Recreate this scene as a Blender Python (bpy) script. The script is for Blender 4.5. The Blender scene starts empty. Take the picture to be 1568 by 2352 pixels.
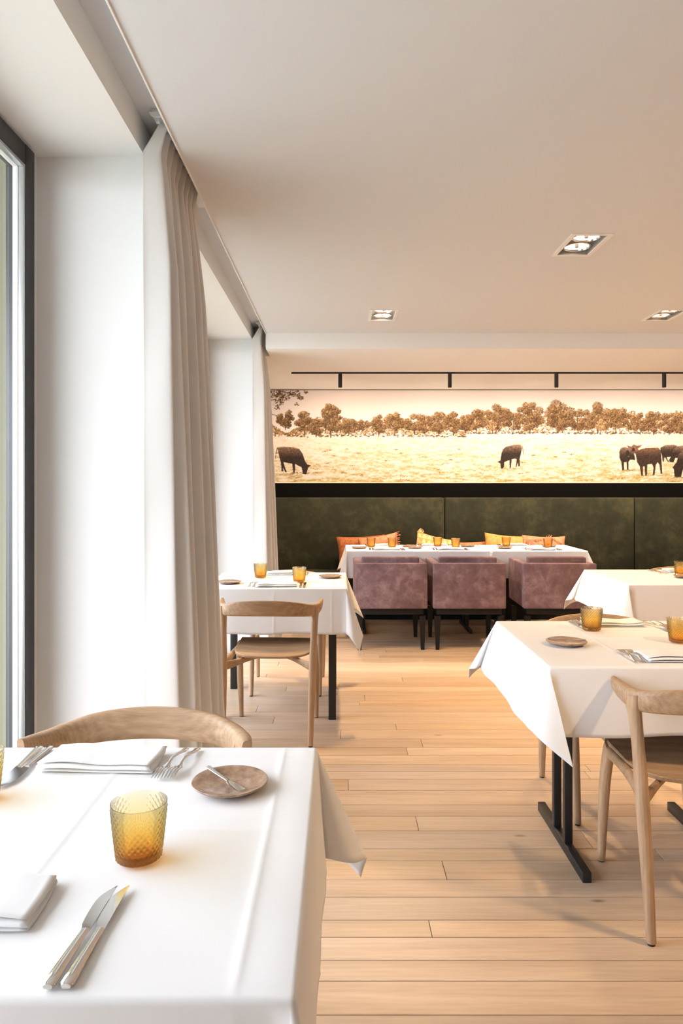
import bpy, bmesh, math, random
import numpy as np
from mathutils import Vector, Matrix

random.seed(7)
RNG = np.random.default_rng(11)
PI = math.pi
scene = bpy.context.scene
COL = scene.collection

# ------------------------------------------------------------------ camera, world, exposure
F, CX, CY, HC = 1650.0, 778.0, 1118.0, 1.34       # focal length (px of a 1568x2352 frame), vanishing point, eye height
cam_data = bpy.data.cameras.new('camera')
cam = bpy.data.objects.new('camera', cam_data)
COL.objects.link(cam)
cam.location = (0, 0, HC)
cam.rotation_euler = (PI / 2, 0, 0)
cam_data.sensor_fit = 'HORIZONTAL'
cam_data.sensor_width = 24.0
cam_data.lens = F / 1568.0 * 24.0
cam_data.shift_x = (784 - CX) / 1568.0
cam_data.shift_y = -(1176 - CY) / 1568.0
cam_data.clip_start = 0.02
scene.camera = cam

scene.view_settings.view_transform = 'Standard'
scene.view_settings.look = 'None'
scene.view_settings.gamma = 1.0
scene.view_settings.use_curve_mapping = False
scene.view_settings.exposure = 0.2

SKY = 9.6
world = bpy.data.worlds.new('overcast_sky')
scene.world = world
world.use_nodes = True
bg = world.node_tree.nodes['Background']
bg.inputs[0].default_value = (0.85, 0.91, 1.0, 1)
bg.inputs[1].default_value = SKY

WARM = (1.0, 0.65, 0.31)
WARM2 = (1.0, 0.79, 0.62)
DOWNLIGHT_W = 60.0
TRACK_W = 88.0

def window_portal(y0, y1, z0, z1, x):
    l = bpy.data.lights.new('window_daylight_portal', 'AREA')
    l.shape = 'RECTANGLE'
    l.size = z1 - z0
    l.size_y = y1 - y0
    l.cycles.is_portal = True
    o = bpy.data.objects.new('window_daylight_portal', l)
    COL.objects.link(o)
    o.location = (x, (y0 + y1) / 2, (z0 + z1) / 2)
    o.rotation_euler = (0, -PI / 2, 0)

WIN_X = -1.10
window_portal(-0.1, 2.50, 0.06, 2.48, WIN_X - 0.05)
window_portal(3.36, 5.72, 0.06, 2.48, WIN_X - 0.05)

# ------------------------------------------------------------------ helpers
def tag(o, label=None, cat=None, group=None, kind=None):
    if label: o['label'] = label
    if cat: o['category'] = cat
    if group: o['group'] = group
    if kind: o['kind'] = kind
    return o

def empty(name, loc=(0, 0, 0), rz=0.0):
    o = bpy.data.objects.new(name, None)
    COL.objects.link(o)
    o.location = loc
    o.rotation_euler = (0, 0, rz)
    o.empty_display_size = 0.05
    return o

def set_smooth(me, angle=None):
    n = len(me.polygons)
    me.polygons.foreach_set('use_smooth', [True] * n)
    if angle is not None:
        try:
            me.set_sharp_from_angle(angle=math.radians(angle))
        except Exception:
            pass

def mesh_obj(name, verts, faces, mat, parent=None, smooth=None, loc=None):
    me = bpy.data.meshes.new(name)
    me.from_pydata([tuple(v) for v in verts], [], faces)
    me.validate(clean_customdata=False)
    me.update()
    if mat: me.materials.append(mat)
    if smooth is not None: set_smooth(me, smooth)
    o = bpy.data.objects.new(name, me)
    COL.objects.link(o)
    if parent: o.parent = parent
    if loc: o.location = loc
    return o

def bm_obj(name, bm, mat, parent=None, smooth=None, loc=None):
    bmesh.ops.recalc_face_normals(bm, faces=bm.faces)
    me = bpy.data.meshes.new(name)
    bm.to_mesh(me)
    bm.free()
    if mat: me.materials.append(mat)
    if smooth is not None: set_smooth(me, smooth)
    o = bpy.data.objects.new(name, me)
    COL.objects.link(o)
    if parent: o.parent = parent
    if loc: o.location = loc
    return o

def add_box(bm, x0, x1, y0, y1, z0, z1, bevel=0.0, seg=2, matrix=None):
    vs = [bm.verts.new((x, y, z)) for z in (z0, z1) for y in (y0, y1) for x in (x0, x1)]
    idx = [(0, 2, 3, 1), (4, 5, 7, 6), (0, 1, 5, 4), (2, 6, 7, 3), (0, 4, 6, 2), (1, 3, 7, 5)]
    fs = [bm.faces.new([vs[i] for i in f]) for f in idx]
    if bevel > 0:
        es = list({e for f in fs for e in f.edges})
        r = bmesh.ops.bevel(bm, geom=es, offset=bevel, segments=seg, profile=0.5, affect='EDGES')
        vs = list({v for f in r['faces'] for v in f.verts} | {v for v in vs if v.is_valid})
    if matrix is not None:
        bmesh.ops.transform(bm, matrix=matrix, verts=[v for v in vs if v.is_valid])

def box_obj(name, b, mat, parent=None, bevel=0.0, seg=2, matrix=None, smooth=None):
    bm = bmesh.new()
    add_box(bm, *b, bevel=bevel, seg=seg, matrix=matrix)
    if bevel > 0 and smooth is None: smooth = 35
    return bm_obj(name, bm, mat, parent, smooth)

def loft(rings, close=True, cap=True):
    """rings: list of equal-length rings of points -> verts, faces"""
    n = len(rings[0])
    verts = [p for r in rings for p in r]
    faces = []
    for i in range(len(rings) - 1):
        for j in range(n if close else n - 1):
            a = i * n + j
            b = i * n + (j + 1) % n
            faces.append((a, b, b + n, a + n))
    if cap:
        faces.append(tuple(range(n - 1, -1, -1)))
        k = (len(rings) - 1) * n
        faces.append(tuple(range(k, k + n)))
    return verts, faces

def revolve(profile, n=48):
    rings = []
    for r, z in profile:
        rings.append([(r * math.cos(2 * PI * j / n), r * math.sin(2 * PI * j / n), z) for j in range(n)])
    return rings

def catmull(pts, sub=6):
    pts = [np.array(p, float) for p in pts]
    P = [2 * pts[0] - pts[1]] + pts + [2 * pts[-1] - pts[-2]]
    out = []
    for i in range(1, len(P) - 2):
        for k in range(sub):
            t = k / sub
            out.append(0.5 * ((2 * P[i]) + (-P[i - 1] + P[i + 1]) * t + (2 * P[i - 1] - 5 * P[i] + 4 * P[i + 1] - P[i + 2]) * t * t
                              + (-P[i - 1] + 3 * P[i] - 3 * P[i + 1] + P[i + 2]) * t ** 3))
    out.append(P[-2])
    return out

def sweep(path, n=14, power=2.4, up=(0, 0, 1), ref=None):
    """path: rows (x,y,z,ra,rb); section is a superellipse, ra along the side axis, rb along the other."""
    pts = [np.array(p[:3], float) for p in path]
    rings = []
    for i, p in enumerate(path):
        a = pts[max(i - 1, 0)]
        b = pts[min(i + 1, len(pts) - 1)]
        t = (b - a) / (np.linalg.norm(b - a) + 1e-9)
        s = np.array(ref if ref is not None else (1, 0, 0), float)
        s = s - t * np.dot(s, t)
        s /= np.linalg.norm(s) + 1e-9
        u = np.cross(t, s)
        ring = []
        for j in range(n):
            th = 2 * PI * j / n
            c, sn = math.cos(th), math.sin(th)
            ca = math.copysign(abs(c) ** (2 / power), c) * p[3]
            sa = math.copysign(abs(sn) ** (2 / power), sn) * p[4]
            ring.append(tuple(pts[i] + s * ca + u * sa))
        rings.append(ring)
    return loft(rings)

def grid_faces(nu, nv, off=0):
    return [(off + i * nv + j, off + (i + 1) * nv + j, off + (i + 1) * nv + j + 1, off + i * nv + j + 1)
            for i in range(nu - 1) for j in range(nv - 1)]

def copy_tree(o, parent=None):
    c = o.copy()
    COL.objects.link(c)
    c.parent = parent
    for ch in list(o.children):
        copy_tree(ch, c)
    return c

def at_floor(px, py, z=0.0):
    d = F * (HC - z) / (py - CY)
    return ((px - CX) * d / F, d, z)

# ------------------------------------------------------------------ materials
def new_mat(name):
    m = bpy.data.materials.new(name)
    m.use_nodes = True
    nt = m.node_tree
    b = nt.nodes['Principled BSDF']
    return m, nt, b

def N(nt, t, **kw):
    n = nt.nodes.new(t)
    for k, v in kw.items():
        if k.startswith('i_'):
            key = k[2:].replace('_', ' ')
            n.inputs[key].default_value = v
        else:
            setattr(n, k, v)
    return n

def ramp(nt, stops):
    r = N(nt, 'ShaderNodeValToRGB')
    el = r.color_ramp.elements
    while len(el) < len(stops): el.new(0.5)
    for e, (p, c) in zip(el, stops):
        e.position = p
        e.color = (c[0], c[1], c[2], 1)
    return r

def srgb(r, g, b):
    f = lambda v: (v / 12.92 if v <= 0.04045 else ((v + 0.055) / 1.055) ** 2.4)
    return (f(r / 255), f(g / 255), f(b / 255))

def plain(name, col, rough=0.6, metal=0.0, bump=0.0, bscale=200.0, spec=0.5):
    m, nt, b = new_mat(name)
    b.inputs['Base Color'].default_value = (*col, 1)
    b.inputs['Roughness'].default_value = rough
    b.inputs['Metallic'].default_value = metal
    b.inputs['Specular IOR Level'].default_value = spec
    if bump > 0:
        tc = N(nt, 'ShaderNodeTexCoord')
        nz = N(nt, 'ShaderNodeTexNoise', i_Scale=bscale, i_Detail=3.0)
        bp = N(nt, 'ShaderNodeBump', i_Strength=bump, i_Distance=0.002)
        nt.links.new(tc.outputs['Object'], nz.inputs['Vector'])
        nt.links.new(nz.outputs['Fac'], bp.inputs['Height'])
        nt.links.new(bp.outputs['Normal'], b.inputs['Normal'])
    return m

def wood(name, dark, light, axis='X', scale=1.0, rough=0.5, attr=None, spec=0.4, wavemix=0.12):
    """fine stretched grain along an axis; attr = per-piece tone attribute"""
    m, nt, b = new_mat(name)
    L = nt.links.new
    tc = N(nt, 'ShaderNodeTexCoord')
    mp = N(nt, 'ShaderNodeMapping')
    st = {'X': (1.2, 16, 16), 'Y': (16, 1.2, 16), 'Z': (16, 16, 1.2)}[axis]
    mp.inputs['Scale'].default_value = tuple(s * scale for s in st)
    L(tc.outputs['Object'], mp.inputs['Vector'])
    vec = mp.outputs['Vector']
    at = None
    if attr:
        at = N(nt, 'ShaderNodeAttribute', attribute_name=attr)
        sc = N(nt, 'ShaderNodeVectorMath', operation='SCALE')
        sc.inputs['Scale'].default_value = 60.0
        L(at.outputs['Color'], sc.inputs[0])
        ad = N(nt, 'ShaderNodeVectorMath', operation='ADD')
        L(vec, ad.inputs[0])
        L(sc.outputs[0], ad.inputs[1])
        vec = ad.outputs[0]
    n1 = N(nt, 'ShaderNodeTexNoise', i_Scale=1.0, i_Detail=4.0, i_Roughness=0.55, i_Distortion=0.6)
    L(vec, n1.inputs['Vector'])
    wv = N(nt, 'ShaderNodeTexWave', i_Scale=0.9, i_Distortion=7.0, i_Detail=2.0)
    wv.bands_direction = {'X': 'Y', 'Y': 'X', 'Z': 'X'}[axis]
    wv.inputs['Detail Scale'].default_value = 0.8
    L(vec, wv.inputs['Vector'])
    n2 = N(nt, 'ShaderNodeTexNoise', i_Scale=7.0, i_Detail=3.0)
    L(vec, n2.inputs['Vector'])
    mx = N(nt, 'ShaderNodeMix', data_type='FLOAT')
    mx.inputs[0].default_value = wavemix
    L(n1.outputs['Fac'], mx.inputs[2]); L(wv.outputs['Fac'], mx.inputs[3])
    mx2 = N(nt, 'ShaderNodeMix', data_type='FLOAT')
    mx2.inputs[0].default_value = 0.3
    L(mx.outputs[0], mx2.inputs[2]); L(n2.outputs['Fac'], mx2.inputs[3])
    rp = ramp(nt, [(0.25, dark), (0.72, light)])
    L(mx2.outputs[0], rp.inputs[0])
    col = rp.outputs[0]
    if attr:
        hs = N(nt, 'ShaderNodeHueSaturation')
        mr = N(nt, 'ShaderNodeMapRange')
        mr.inputs[3].default_value = 0.86; mr.inputs[4].default_value = 1.12
        sp = N(nt, 'ShaderNodeSeparateColor')
        L(at.outputs['Color'], sp.inputs[0])
        L(sp.outputs[0], mr.inputs[0])
        L(mr.outputs[0], hs.inputs['Value'])
        mr2 = N(nt, 'ShaderNodeMapRange')
        mr2.inputs[3].default_value = 0.85; mr2.inputs[4].default_value = 1.1
        L(sp.outputs[1], mr2.inputs[0])
        L(mr2.outputs[0], hs.inputs['Saturation'])
        L(col, hs.inputs['Color'])
        col = hs.outputs[0]
        # occasional knots
        mp2 = N(nt, 'ShaderNodeMapping')
        mp2.inputs['Scale'].default_value = (1.6, 4.0, 1.0)
        L(tc.outputs['Object'], mp2.inputs['Vector'])
        vo = N(nt, 'ShaderNodeTexVoronoi', i_Scale=1.0)
        L(mp2.outputs[0], vo.inputs['Vector'])
        kr = ramp(nt, [(0.012, (1, 1, 1)), (0.05, (0, 0, 0))])
        L(vo.outputs['Distance'], kr.inputs[0])
        mk = N(nt, 'ShaderNodeMix', data_type='RGBA')
        mk.inputs[7].default_value = (*[c * 0.35 for c in dark], 1)
        km = N(nt, 'ShaderNodeMath', operation='MULTIPLY'); km.inputs[1].default_value = 0.8
        L(kr.outputs[0], km.inputs[0])
        L(km.outputs[0], mk.inputs[0])
        L(col, mk.inputs[6])
        col = mk.outputs[2]
    L(col, b.inputs['Base Color'])
    b.inputs['Roughness'].default_value = rough
    b.inputs['Specular IOR Level'].default_value = spec
    bp = N(nt, 'ShaderNodeBump', i_Strength=0.12, i_Distance=0.001)
    L(n2.outputs['Fac'], bp.inputs['Height'])
    L(bp.outputs['Normal'], b.inputs['Normal'])
    return m

def fabric(name, col, rough=0.9, weave=900.0, bump=0.15, transl=0.0, sheen=0.0):
    m, nt, b = new_mat(name)
    L = nt.links.new
    b.inputs['Base Color'].default_value = (*col, 1)
    b.inputs['Roughness'].default_value = rough
    b.inputs['Specular IOR Level'].default_value = 0.1
    b.inputs['Sheen Weight'].default_value = sheen
    tc = N(nt, 'ShaderNodeTexCoord')
    n1 = N(nt, 'ShaderNodeTexNoise', i_Scale=weave, i_Detail=1.0)
    n2 = N(nt, 'ShaderNodeTexNoise', i_Scale=9.0, i_Detail=3.0)
    L(tc.outputs['Object'], n1.inputs['Vector']); L(tc.outputs['Object'], n2.inputs['Vector'])
    b1 = N(nt, 'ShaderNodeBump', i_Strength=bump, i_Distance=0.0006)
    b2 = N(nt, 'ShaderNodeBump', i_Strength=0.25, i_Distance=0.004)
    L(n1.outputs['Fac'], b1.inputs['Height']); L(n2.outputs['Fac'], b2.inputs['Height'])
    L(b2.outputs['Normal'], b1.inputs['Normal'])
    L(b1.outputs['Normal'], b.inputs['Normal'])
    if transl > 0:
        tr = N(nt, 'ShaderNodeBsdfTranslucent')
        tr.inputs[0].default_value = (*col, 1)
        mx = N(nt, 'ShaderNodeMixShader')
        mx.inputs[0].default_value = transl
        L(b.outputs[0], mx.inputs[1]); L(tr.outputs[0], mx.inputs[2])
        L(mx.outputs[0], nt.nodes['Material Output'].inputs[0])
    return m

def velvet(name, dark, mid, light, scale=9.0):
    m, nt, b = new_mat(name)
    L = nt.links.new
    tc = N(nt, 'ShaderNodeTexCoord')
    oi = N(nt, 'ShaderNodeObjectInfo')
    ad = N(nt, 'ShaderNodeVectorMath', operation='ADD')
    sc = N(nt, 'ShaderNodeVectorMath', operation='SCALE'); sc.inputs['Scale'].default_value = 30.0
    cb = N(nt, 'ShaderNodeCombineXYZ')
    L(oi.outputs['Random'], cb.inputs[0]); L(oi.outputs['Random'], cb.inputs[2])
    L(cb.outputs[0], sc.inputs[0])
    L(tc.outputs['Object'], ad.inputs[0]); L(sc.outputs[0], ad.inputs[1])
    n1 = N(nt, 'ShaderNodeTexNoise', i_Scale=scale, i_Detail=9.0, i_Roughness=0.7, i_Distortion=0.25)
    L(ad.outputs[0], n1.inputs['Vector'])
    n2 = N(nt, 'ShaderNodeTexNoise', i_Scale=scale * 0.3, i_Detail=2.0)
    L(ad.outputs[0], n2.inputs['Vector'])
    mx = N(nt, 'ShaderNodeMix', data_type='FLOAT'); mx.inputs[0].default_value = 0.4
    L(n1.outputs['Fac'], mx.inputs[2]); L(n2.outputs['Fac'], mx.inputs[3])
    rp = ramp(nt, [(0.32, dark), (0.5, mid), (0.72, light)])
    L(mx.outputs[0], rp.inputs[0])
    L(rp.outputs[0], b.inputs['Base Color'])
    b.inputs['Roughness'].default_value = 0.75
    b.inputs['Specular IOR Level'].default_value = 0.15
    b.inputs['Sheen Weight'].default_value = 0.25
    b.inputs['Sheen Roughness'].default_value = 0.4
    b.inputs['Sheen Tint'].default_value = (*light, 1)
    bp = N(nt, 'ShaderNodeBump', i_Strength=0.25, i_Distance=0.002)
    L(n1.outputs['Fac'], bp.inputs['Height']); L(bp.outputs['Normal'], b.inputs['Normal'])
    return m

M = {}
M['plaster'] = plain('white_plaster', (0.80, 0.79, 0.77), 0.85, bump=0.05, bscale=60, spec=0.2)
M['ceiling'] = plain('ceiling_paint', (0.66, 0.668, 0.678), 0.9, bump=0.03, bscale=40, spec=0.15)
M['floor'] = wood('oak_floor_boards', srgb(178, 150, 122), srgb(216, 190, 162), 'X', 1.0, 0.42, attr='tone', spec=0.45, wavemix=0.06)
M['gap'] = plain('dark_floor_joint', (0.03, 0.02, 0.015), 0.9)
M['oak'] = wood('pale_oak', srgb(140, 108, 78), srgb(192, 161, 128), 'X', 2.2, 0.5)
M['oakz'] = wood('pale_oak_upright', srgb(150, 119, 90), srgb(194, 163, 131), 'Z', 2.2, 0.5)
M['linen'] = fabric('white_table_linen', (0.86, 0.855, 0.85), 0.85, 1200, 0.12, 0.06)
M['napkin'] = fabric('white_napkin_linen', (0.88, 0.88, 0.88), 0.85, 1400, 0.2, 0.05)
M['curtain'] = fabric('off_white_curtain_linen', (0.90, 0.885, 0.86), 0.9, 700, 0.25, 0.24)
M['green'] = velvet('dark_green_velvet', srgb(31, 32, 22), srgb(44, 44, 30), srgb(70, 68, 45), 9)
M['mauve'] = velvet('mauve_velvet', srgb(88, 66, 68), srgb(118, 93, 95), srgb(168, 141, 141), 11)
M['black'] = plain('black_painted_metal', (0.012, 0.012, 0.013), 0.45)
M['blackwood'] = plain('black_stained_wood', (0.006, 0.0055, 0.005), 0.5, spec=0.3)
M['frame'] = plain('black_window_frame', (0.012, 0.012, 0.013), 0.4)
M['alu'] = plain('grey_aluminium_bead', (0.55, 0.56, 0.56), 0.35, 0.8)
M['steel'] = plain('polished_steel', (0.72, 0.71, 0.69), 0.13, 1.0)
M['whitemetal'] = plain('white_lacquered_metal', (0.78, 0.77, 0.75), 0.5)
M['housing'] = plain('grey_lamp_housing', (0.42, 0.40, 0.36), 0.4, 0.3)
M['reflector'] = plain('silver_lamp_reflector', (0.85, 0.83, 0.8), 0.15, 1.0)
M['lit_edge'] = plain('pale_lit_edge', (0.75, 0.6, 0.35), 0.35, 0.7)  # pale colour for the strip that draws a lit edge

def emission(name, col, s):
    m, nt, b = new_mat(name)
    b.inputs['Base Color'].default_value = (0.8, 0.8, 0.8, 1)
    b.inputs['Emission Color'].default_value = (*col, 1)
    b.inputs['Emission Strength'].default_value = s
    return m
M['lamp'] = emission('lamp_glass', (1.0, 0.90, 0.76), 1.3)
M['lamp_bright'] = emission('bright_lamp_glass', (1.0, 0.92, 0.80), 7.0)

def facing_fac(nt, power, gain, base):
    lw = N(nt, 'ShaderNodeLayerWeight'); lw.inputs[0].default_value = 0.5
    pw = N(nt, 'ShaderNodeMath', operation='POWER'); pw.inputs[1].default_value = power
    ma = N(nt, 'ShaderNodeMath', operation='MULTIPLY_ADD'); ma.inputs[1].default_value = gain; ma.inputs[2].default_value = base
    nt.links.new(lw.outputs['Facing'], pw.inputs[0]); nt.links.new(pw.outputs[0], ma.inputs[0])
    return ma

def glass_pane():
    m = bpy.data.materials.new('clear_window_glass')
    m.use_nodes = True
    nt = m.node_tree
    nt.nodes.remove(nt.nodes['Principled BSDF'])
    tr = N(nt, 'ShaderNodeBsdfTransparent'); tr.inputs[0].default_value = (0.975, 0.975, 0.985, 1)
    gl = N(nt, 'ShaderNodeBsdfGlossy'); gl.inputs['Roughness'].default_value = 0.0
    fr = facing_fac(nt, 4.0, 0.45, 0.03)
    mx = N(nt, 'ShaderNodeMixShader')
    nt.links.new(fr.outputs[0], mx.inputs[0]); nt.links.new(tr.outputs[0], mx.inputs[1]); nt.links.new(gl.outputs[0], mx.inputs[2])
    nt.links.new(mx.outputs[0], nt.nodes['Material Output'].inputs[0])
    return m
M['pane'] = glass_pane()

def amber_glass():
    m = bpy.data.materials.new('amber_tumbler_glass')
    m.use_nodes = True
    nt = m.node_tree
    nt.nodes.remove(nt.nodes['Principled BSDF'])
    L = nt.links.new
    tc = N(nt, 'ShaderNodeTexCoord')
    sp = N(nt, 'ShaderNodeSeparateXYZ')
    L(tc.outputs['Object'], sp.inputs[0])
    mr = N(nt, 'ShaderNodeMapRange'); mr.inputs[1].default_value = 0.0; mr.inputs[2].default_value = 0.088
    L(sp.outputs[2], mr.inputs[0])
    rp = ramp(nt, [(0.0, (0.84, 0.52, 0.24)), (0.10, (0.965, 0.78, 0.42)), (0.45, (0.985, 0.865, 0.55)), (0.8, (0.99, 0.93, 0.73)), (1.0, (0.99, 0.965, 0.87))])
    L(mr.outputs[0], rp.inputs[0])
    tr = N(nt, 'ShaderNodeBsdfTransparent')
    L(rp.outputs[0], tr.inputs[0])
    rf = N(nt, 'ShaderNodeBsdfRefraction', i_IOR=1.38); rf.inputs['Roughness'].default_value = 0.0
    L(rp.outputs[0], rf.inputs[0])
    gl = N(nt, 'ShaderNodeBsdfGlossy'); gl.inputs['Roughness'].default_value = 0.03
    m1 = N(nt, 'ShaderNodeMixShader'); m1.inputs[0].default_value = 0.5
    L(tr.outputs[0], m1.inputs[1]); L(rf.outputs[0], m1.inputs[2])
    fm = facing_fac(nt, 3.0, 0.30, 0.02)
    m2 = N(nt, 'ShaderNodeMixShader')
    L(fm.outputs[0], m2.inputs[0]); L(m1.outputs[0], m2.inputs[1]); L(gl.outputs[0], m2.inputs[2])
    L(m2.outputs[0], nt.nodes['Material Output'].inputs[0])
    return m
M['amber'] = amber_glass()

def stoneware():
    m, nt, b = new_mat('brown_glazed_stoneware')
    L = nt.links.new
    tc = N(nt, 'ShaderNodeTexCoord')
    n1 = N(nt, 'ShaderNodeTexNoise', i_Scale=45.0, i_Detail=5.0, i_Roughness=0.65)
    n2 = N(nt, 'ShaderNodeTexNoise', i_Scale=500.0, i_Detail=2.0)
    L(tc.outputs['Object'], n1.inputs['Vector']); L(tc.outputs['Object'], n2.inputs['Vector'])
    rp = ramp(nt, [(0.3, srgb(128, 100, 80)), (0.55, srgb(166, 136, 112)), (0.75, srgb(190, 164, 140))])
    L(n1.outputs['Fac'], rp.inputs[0])
    L(rp.outputs[0], b.inputs['Base Color'])
    b.inputs['Roughness'].default_value = 0.14
    bp = N(nt, 'ShaderNodeBump', i_Strength=0.25, i_Distance=0.001)
    L(n1.outputs['Fac'], bp.inputs['Height']); L(bp.outputs['Normal'], b.inputs['Normal'])
    return m
M['stone'] = stoneware()

# ------------------------------------------------------------------ room shell
ZC, ZB, ZS, ZR = 2.536, 2.414, 2.64, 2.524       # main ceiling, lower rear ceiling, curtain slot, window reveal head
XW = -0.695                                       # room face of the window wall
XS = -0.567                                       # ceiling edge at the curtain slot
XO = -1.45                                        # outer face of the window wall
YB, YN = 7.95, -3.0
XR = 5.6
YD = 5.59                                         # step down of the ceiling
XI = -1.135
P1 = (2.577, 3.30)
P2 = (5.78, 6.20)

bm = bmesh.new()
add_box(bm, XO, XR + 0.1, YN - 0.1, YB + 0.1, -0.15, -0.013)
floor = bm_obj('floor', bm, M['gap'])
tag(floor, kind='structure')

def plank_geo(x0, x1, y0, y1):
    g = 0.0015
    x0 += g * 0.6; x1 -= g * 0.6; y0 += g; y1 -= g
    c = 0.0011
    v = []
    for (i, z) in ((0, -0.0125), (0, -c), (c, 0)):
        v += [(x0 + i, y0 + i, z), (x1 - i, y0 + i, z), (x1 - i, y1 - i, z), (x0 + i, y1 - i, z)]
    f = []
    for k in (0, 4):
        for j in range(4):
            f.append((k + j, k + (j + 1) % 4, k + 4 + (j + 1) % 4, k + 4 + j))
    f.append((8, 9, 10, 11))
    return v, f

seams = [1.823, 1.948, 2.033, 2.137, 2.222, 2.346, 2.449, 2.575, 2.659, 2.799, 2.921, 3.027, 3.171, 3.292, 3.381, 3.464, 3.587, 3.692]
W4 = [0.085, 0.104, 0.124, 0.142]
rnd = random.Random(3)
while seams[0] > -2.9: seams.insert(0, seams[0] - rnd.choice(W4))
while seams[-1] < YB - 0.15: seams.append(seams[-1] + rnd.choice(W4))
seams[0] = YN; seams[-1] = YB
stuff_v, stuff_f, stuff_t = [], [], []
def tone_attr(me, tones):
    a = me.color_attributes.new('tone', 'FLOAT_COLOR', 'CORNER')
    a.data.foreach_set('color', np.repeat(np.array(tones, np.float32), [p.loop_total for p in me.polygons], axis=0).ravel())
for i in range(len(seams) - 1):
    y0, y1 = seams[i], seams[i + 1]
    near = 1.55 < y0 < 5.0
    x = -1.12 if not near else -1.12
    first = True
    while x < XR:
        ln = rnd.uniform(0.5, 1.6) if first else rnd.uniform(1.3, 2.3)
        first = False
        x1 = min(x + ln, XR)
        if XR - x1 < 0.35: x1 = XR
        v, f = plank_geo(x, x1, y0, y1)
        t = (rnd.random(), rnd.random(), rnd.random(), 1)
        if near:
            o = mesh_obj('plank', v, f, M['floor'], floor)
            tone_attr(o.data, [t] * len(f))
        else:
            k = len(stuff_v)
            stuff_v += v
            stuff_f += [tuple(q + k for q in ff) for ff in f]
            stuff_t += [t] * len(f)
        x = x1
o = mesh_obj('distant_planks', stuff_v, stuff_f, M['floor'], floor)
tone_attr(o.data, stuff_t)
o['kind'] = 'stuff'

# walls
bm = bmesh.new()
add_box(bm, XI, XW, P1[0], P1[1], -0.02, ZR)                       # pier between the windows
add_box(bm, XI, XW, P2[0], P2[1], -0.02, ZR)                       # second pier
add_box(bm, XO, -0.86, P2[1], YB + 0.1, -0.02, ZR)                 # wall on to the back
add_box(bm, XI, XW, YN - 0.1, -0.12, -0.02, ZR)
add_box(bm, XO, XW, YN - 0.1, YB + 0.1, ZR, ZS + 0.2)              # wall over the reveals
wall_left = bm_obj('wall_left', bm, M['plaster'])
tag(wall_left, kind='structure')
bm = bmesh.new()
for (a, b) in ((P1[0] - 0.02, P1[1] + 0.02), (P2[0] - 0.02, P2[1]), (YN - 0.1, -0.10)):
    add_box(bm, XO - 0.1, XI, a, b, -0.1, ZR)
add_box(bm, XO - 0.1, XO, YN - 0.1, YB + 0.1, ZR, ZS + 0.2)
add_box(bm, XO - 1.0, XO - 0.1, YN - 0.1, YB + 0.1, ZS, ZS + 0.2)     # unseen eave, added to darken the upper part of the pier
wo = bm_obj('wall_outside', bm, plain('olive_brown_cladding', srgb(128, 124, 100), 0.85, bump=0.2, bscale=20)); tag(wo, kind='structure')
wb = box_obj('wall_back', (XO, XR + 0.1, YB, YB + 0.15, -0.02, 2.9), M['plaster']); tag(wb, kind='structure')
wr = box_obj('wall_right', (XR, XR + 0.15, YN - 0.1, YB + 0.1, -0.02, 2.9), M['plaster']); tag(wr, kind='structure')
wn = box_obj('wall_rear', (XO, XR + 0.1, YN - 0.15, YN, -0.02, 2.9), M['plaster']); tag(wn, kind='structure')

# ceiling: a slab with openings for the recessed lamps
DL = [(1.10, 1.30, 3.39, 3.72), (0.207, 0.407, 4.84, 5.17), (2.172, 2.372, 4.84, 5.17),
      (2.25, 2.45, 1.25, 1.58), (3.2, 3.4, 2.9, 3.23), (0.9, 1.1, -0.6, -0.27), (4.2, 4.4, 4.84, 5.17), (-0.1, 0.1, -1.9, -1.57), (4.2, 4.4, 1.25, 1.58)]
RIM = 0.022
holes = [(a + RIM, b - RIM, c + RIM, d - RIM) for a, b, c, d in DL]
xs = sorted({XS, XR + 0.1} | {h[0] for h in holes} | {h[1] for h in holes})
ys = sorted({YN - 0.1, YD} | {h[2] for h in holes} | {h[3] for h in holes})
bm = bmesh.new()
V = {}
def gv(i, j):
    if (i, j) not in V: V[(i, j)] = bm.verts.new((xs[i], ys[j], ZC))
    return V[(i, j)]
for i in range(len(xs) - 1):
    for j in range(len(ys) - 1):
        mxx, myy = (xs[i] + xs[i + 1]) / 2, (ys[j] + ys[j + 1]) / 2
        if any(h[0] < mxx < h[1] and h[2] < myy < h[3] for h in holes): continue
        bm.faces.new([gv(i, j), gv(i, j + 1), gv(i + 1, j + 1), gv(i + 1, j)])
for f in bm.faces: f.normal_update()
add_box(bm, XS - 0.002, XS, YN - 0.1, YD + 0.31, ZC, ZS)           # inner face of the curtain slot
add_box(bm, XW - 0.05, XS + 0.02, YN - 0.1, YD + 0.31, ZS, ZS + 0.1)   # slot soffit
add_box(bm, XO, XR + 0.1, YN - 0.1, YB + 0.1, ZC + 0.24, ZC + 0.3)  # slab above
me = bpy.data.meshes.new('ceiling'); bm.to_mesh(me); bm.free()
me.materials.append(M['ceiling'])
ceiling = bpy.data.objects.new('ceiling', me); COL.objects.link(ceiling); tag(ceiling, kind='structure')
bm = bmesh.new()
add_box(bm, XS - 0.002, XR + 0.1, YD, YB + 0.1, ZB, ZC + 0.24)      # lower ceiling at the back
add_box(bm, XO, XS - 0.002, YD + 0.31, YB + 0.1, ZB, ZC + 0.24)
cl2 = bm_obj('ceiling_lower', bm, plain('bounce_lit_ceiling_paint', (0.84, 0.83, 0.81), 0.9, spec=0.15)); tag(cl2, kind='structure')  # lighter than the main ceiling, standing in for light bounced up here
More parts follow.
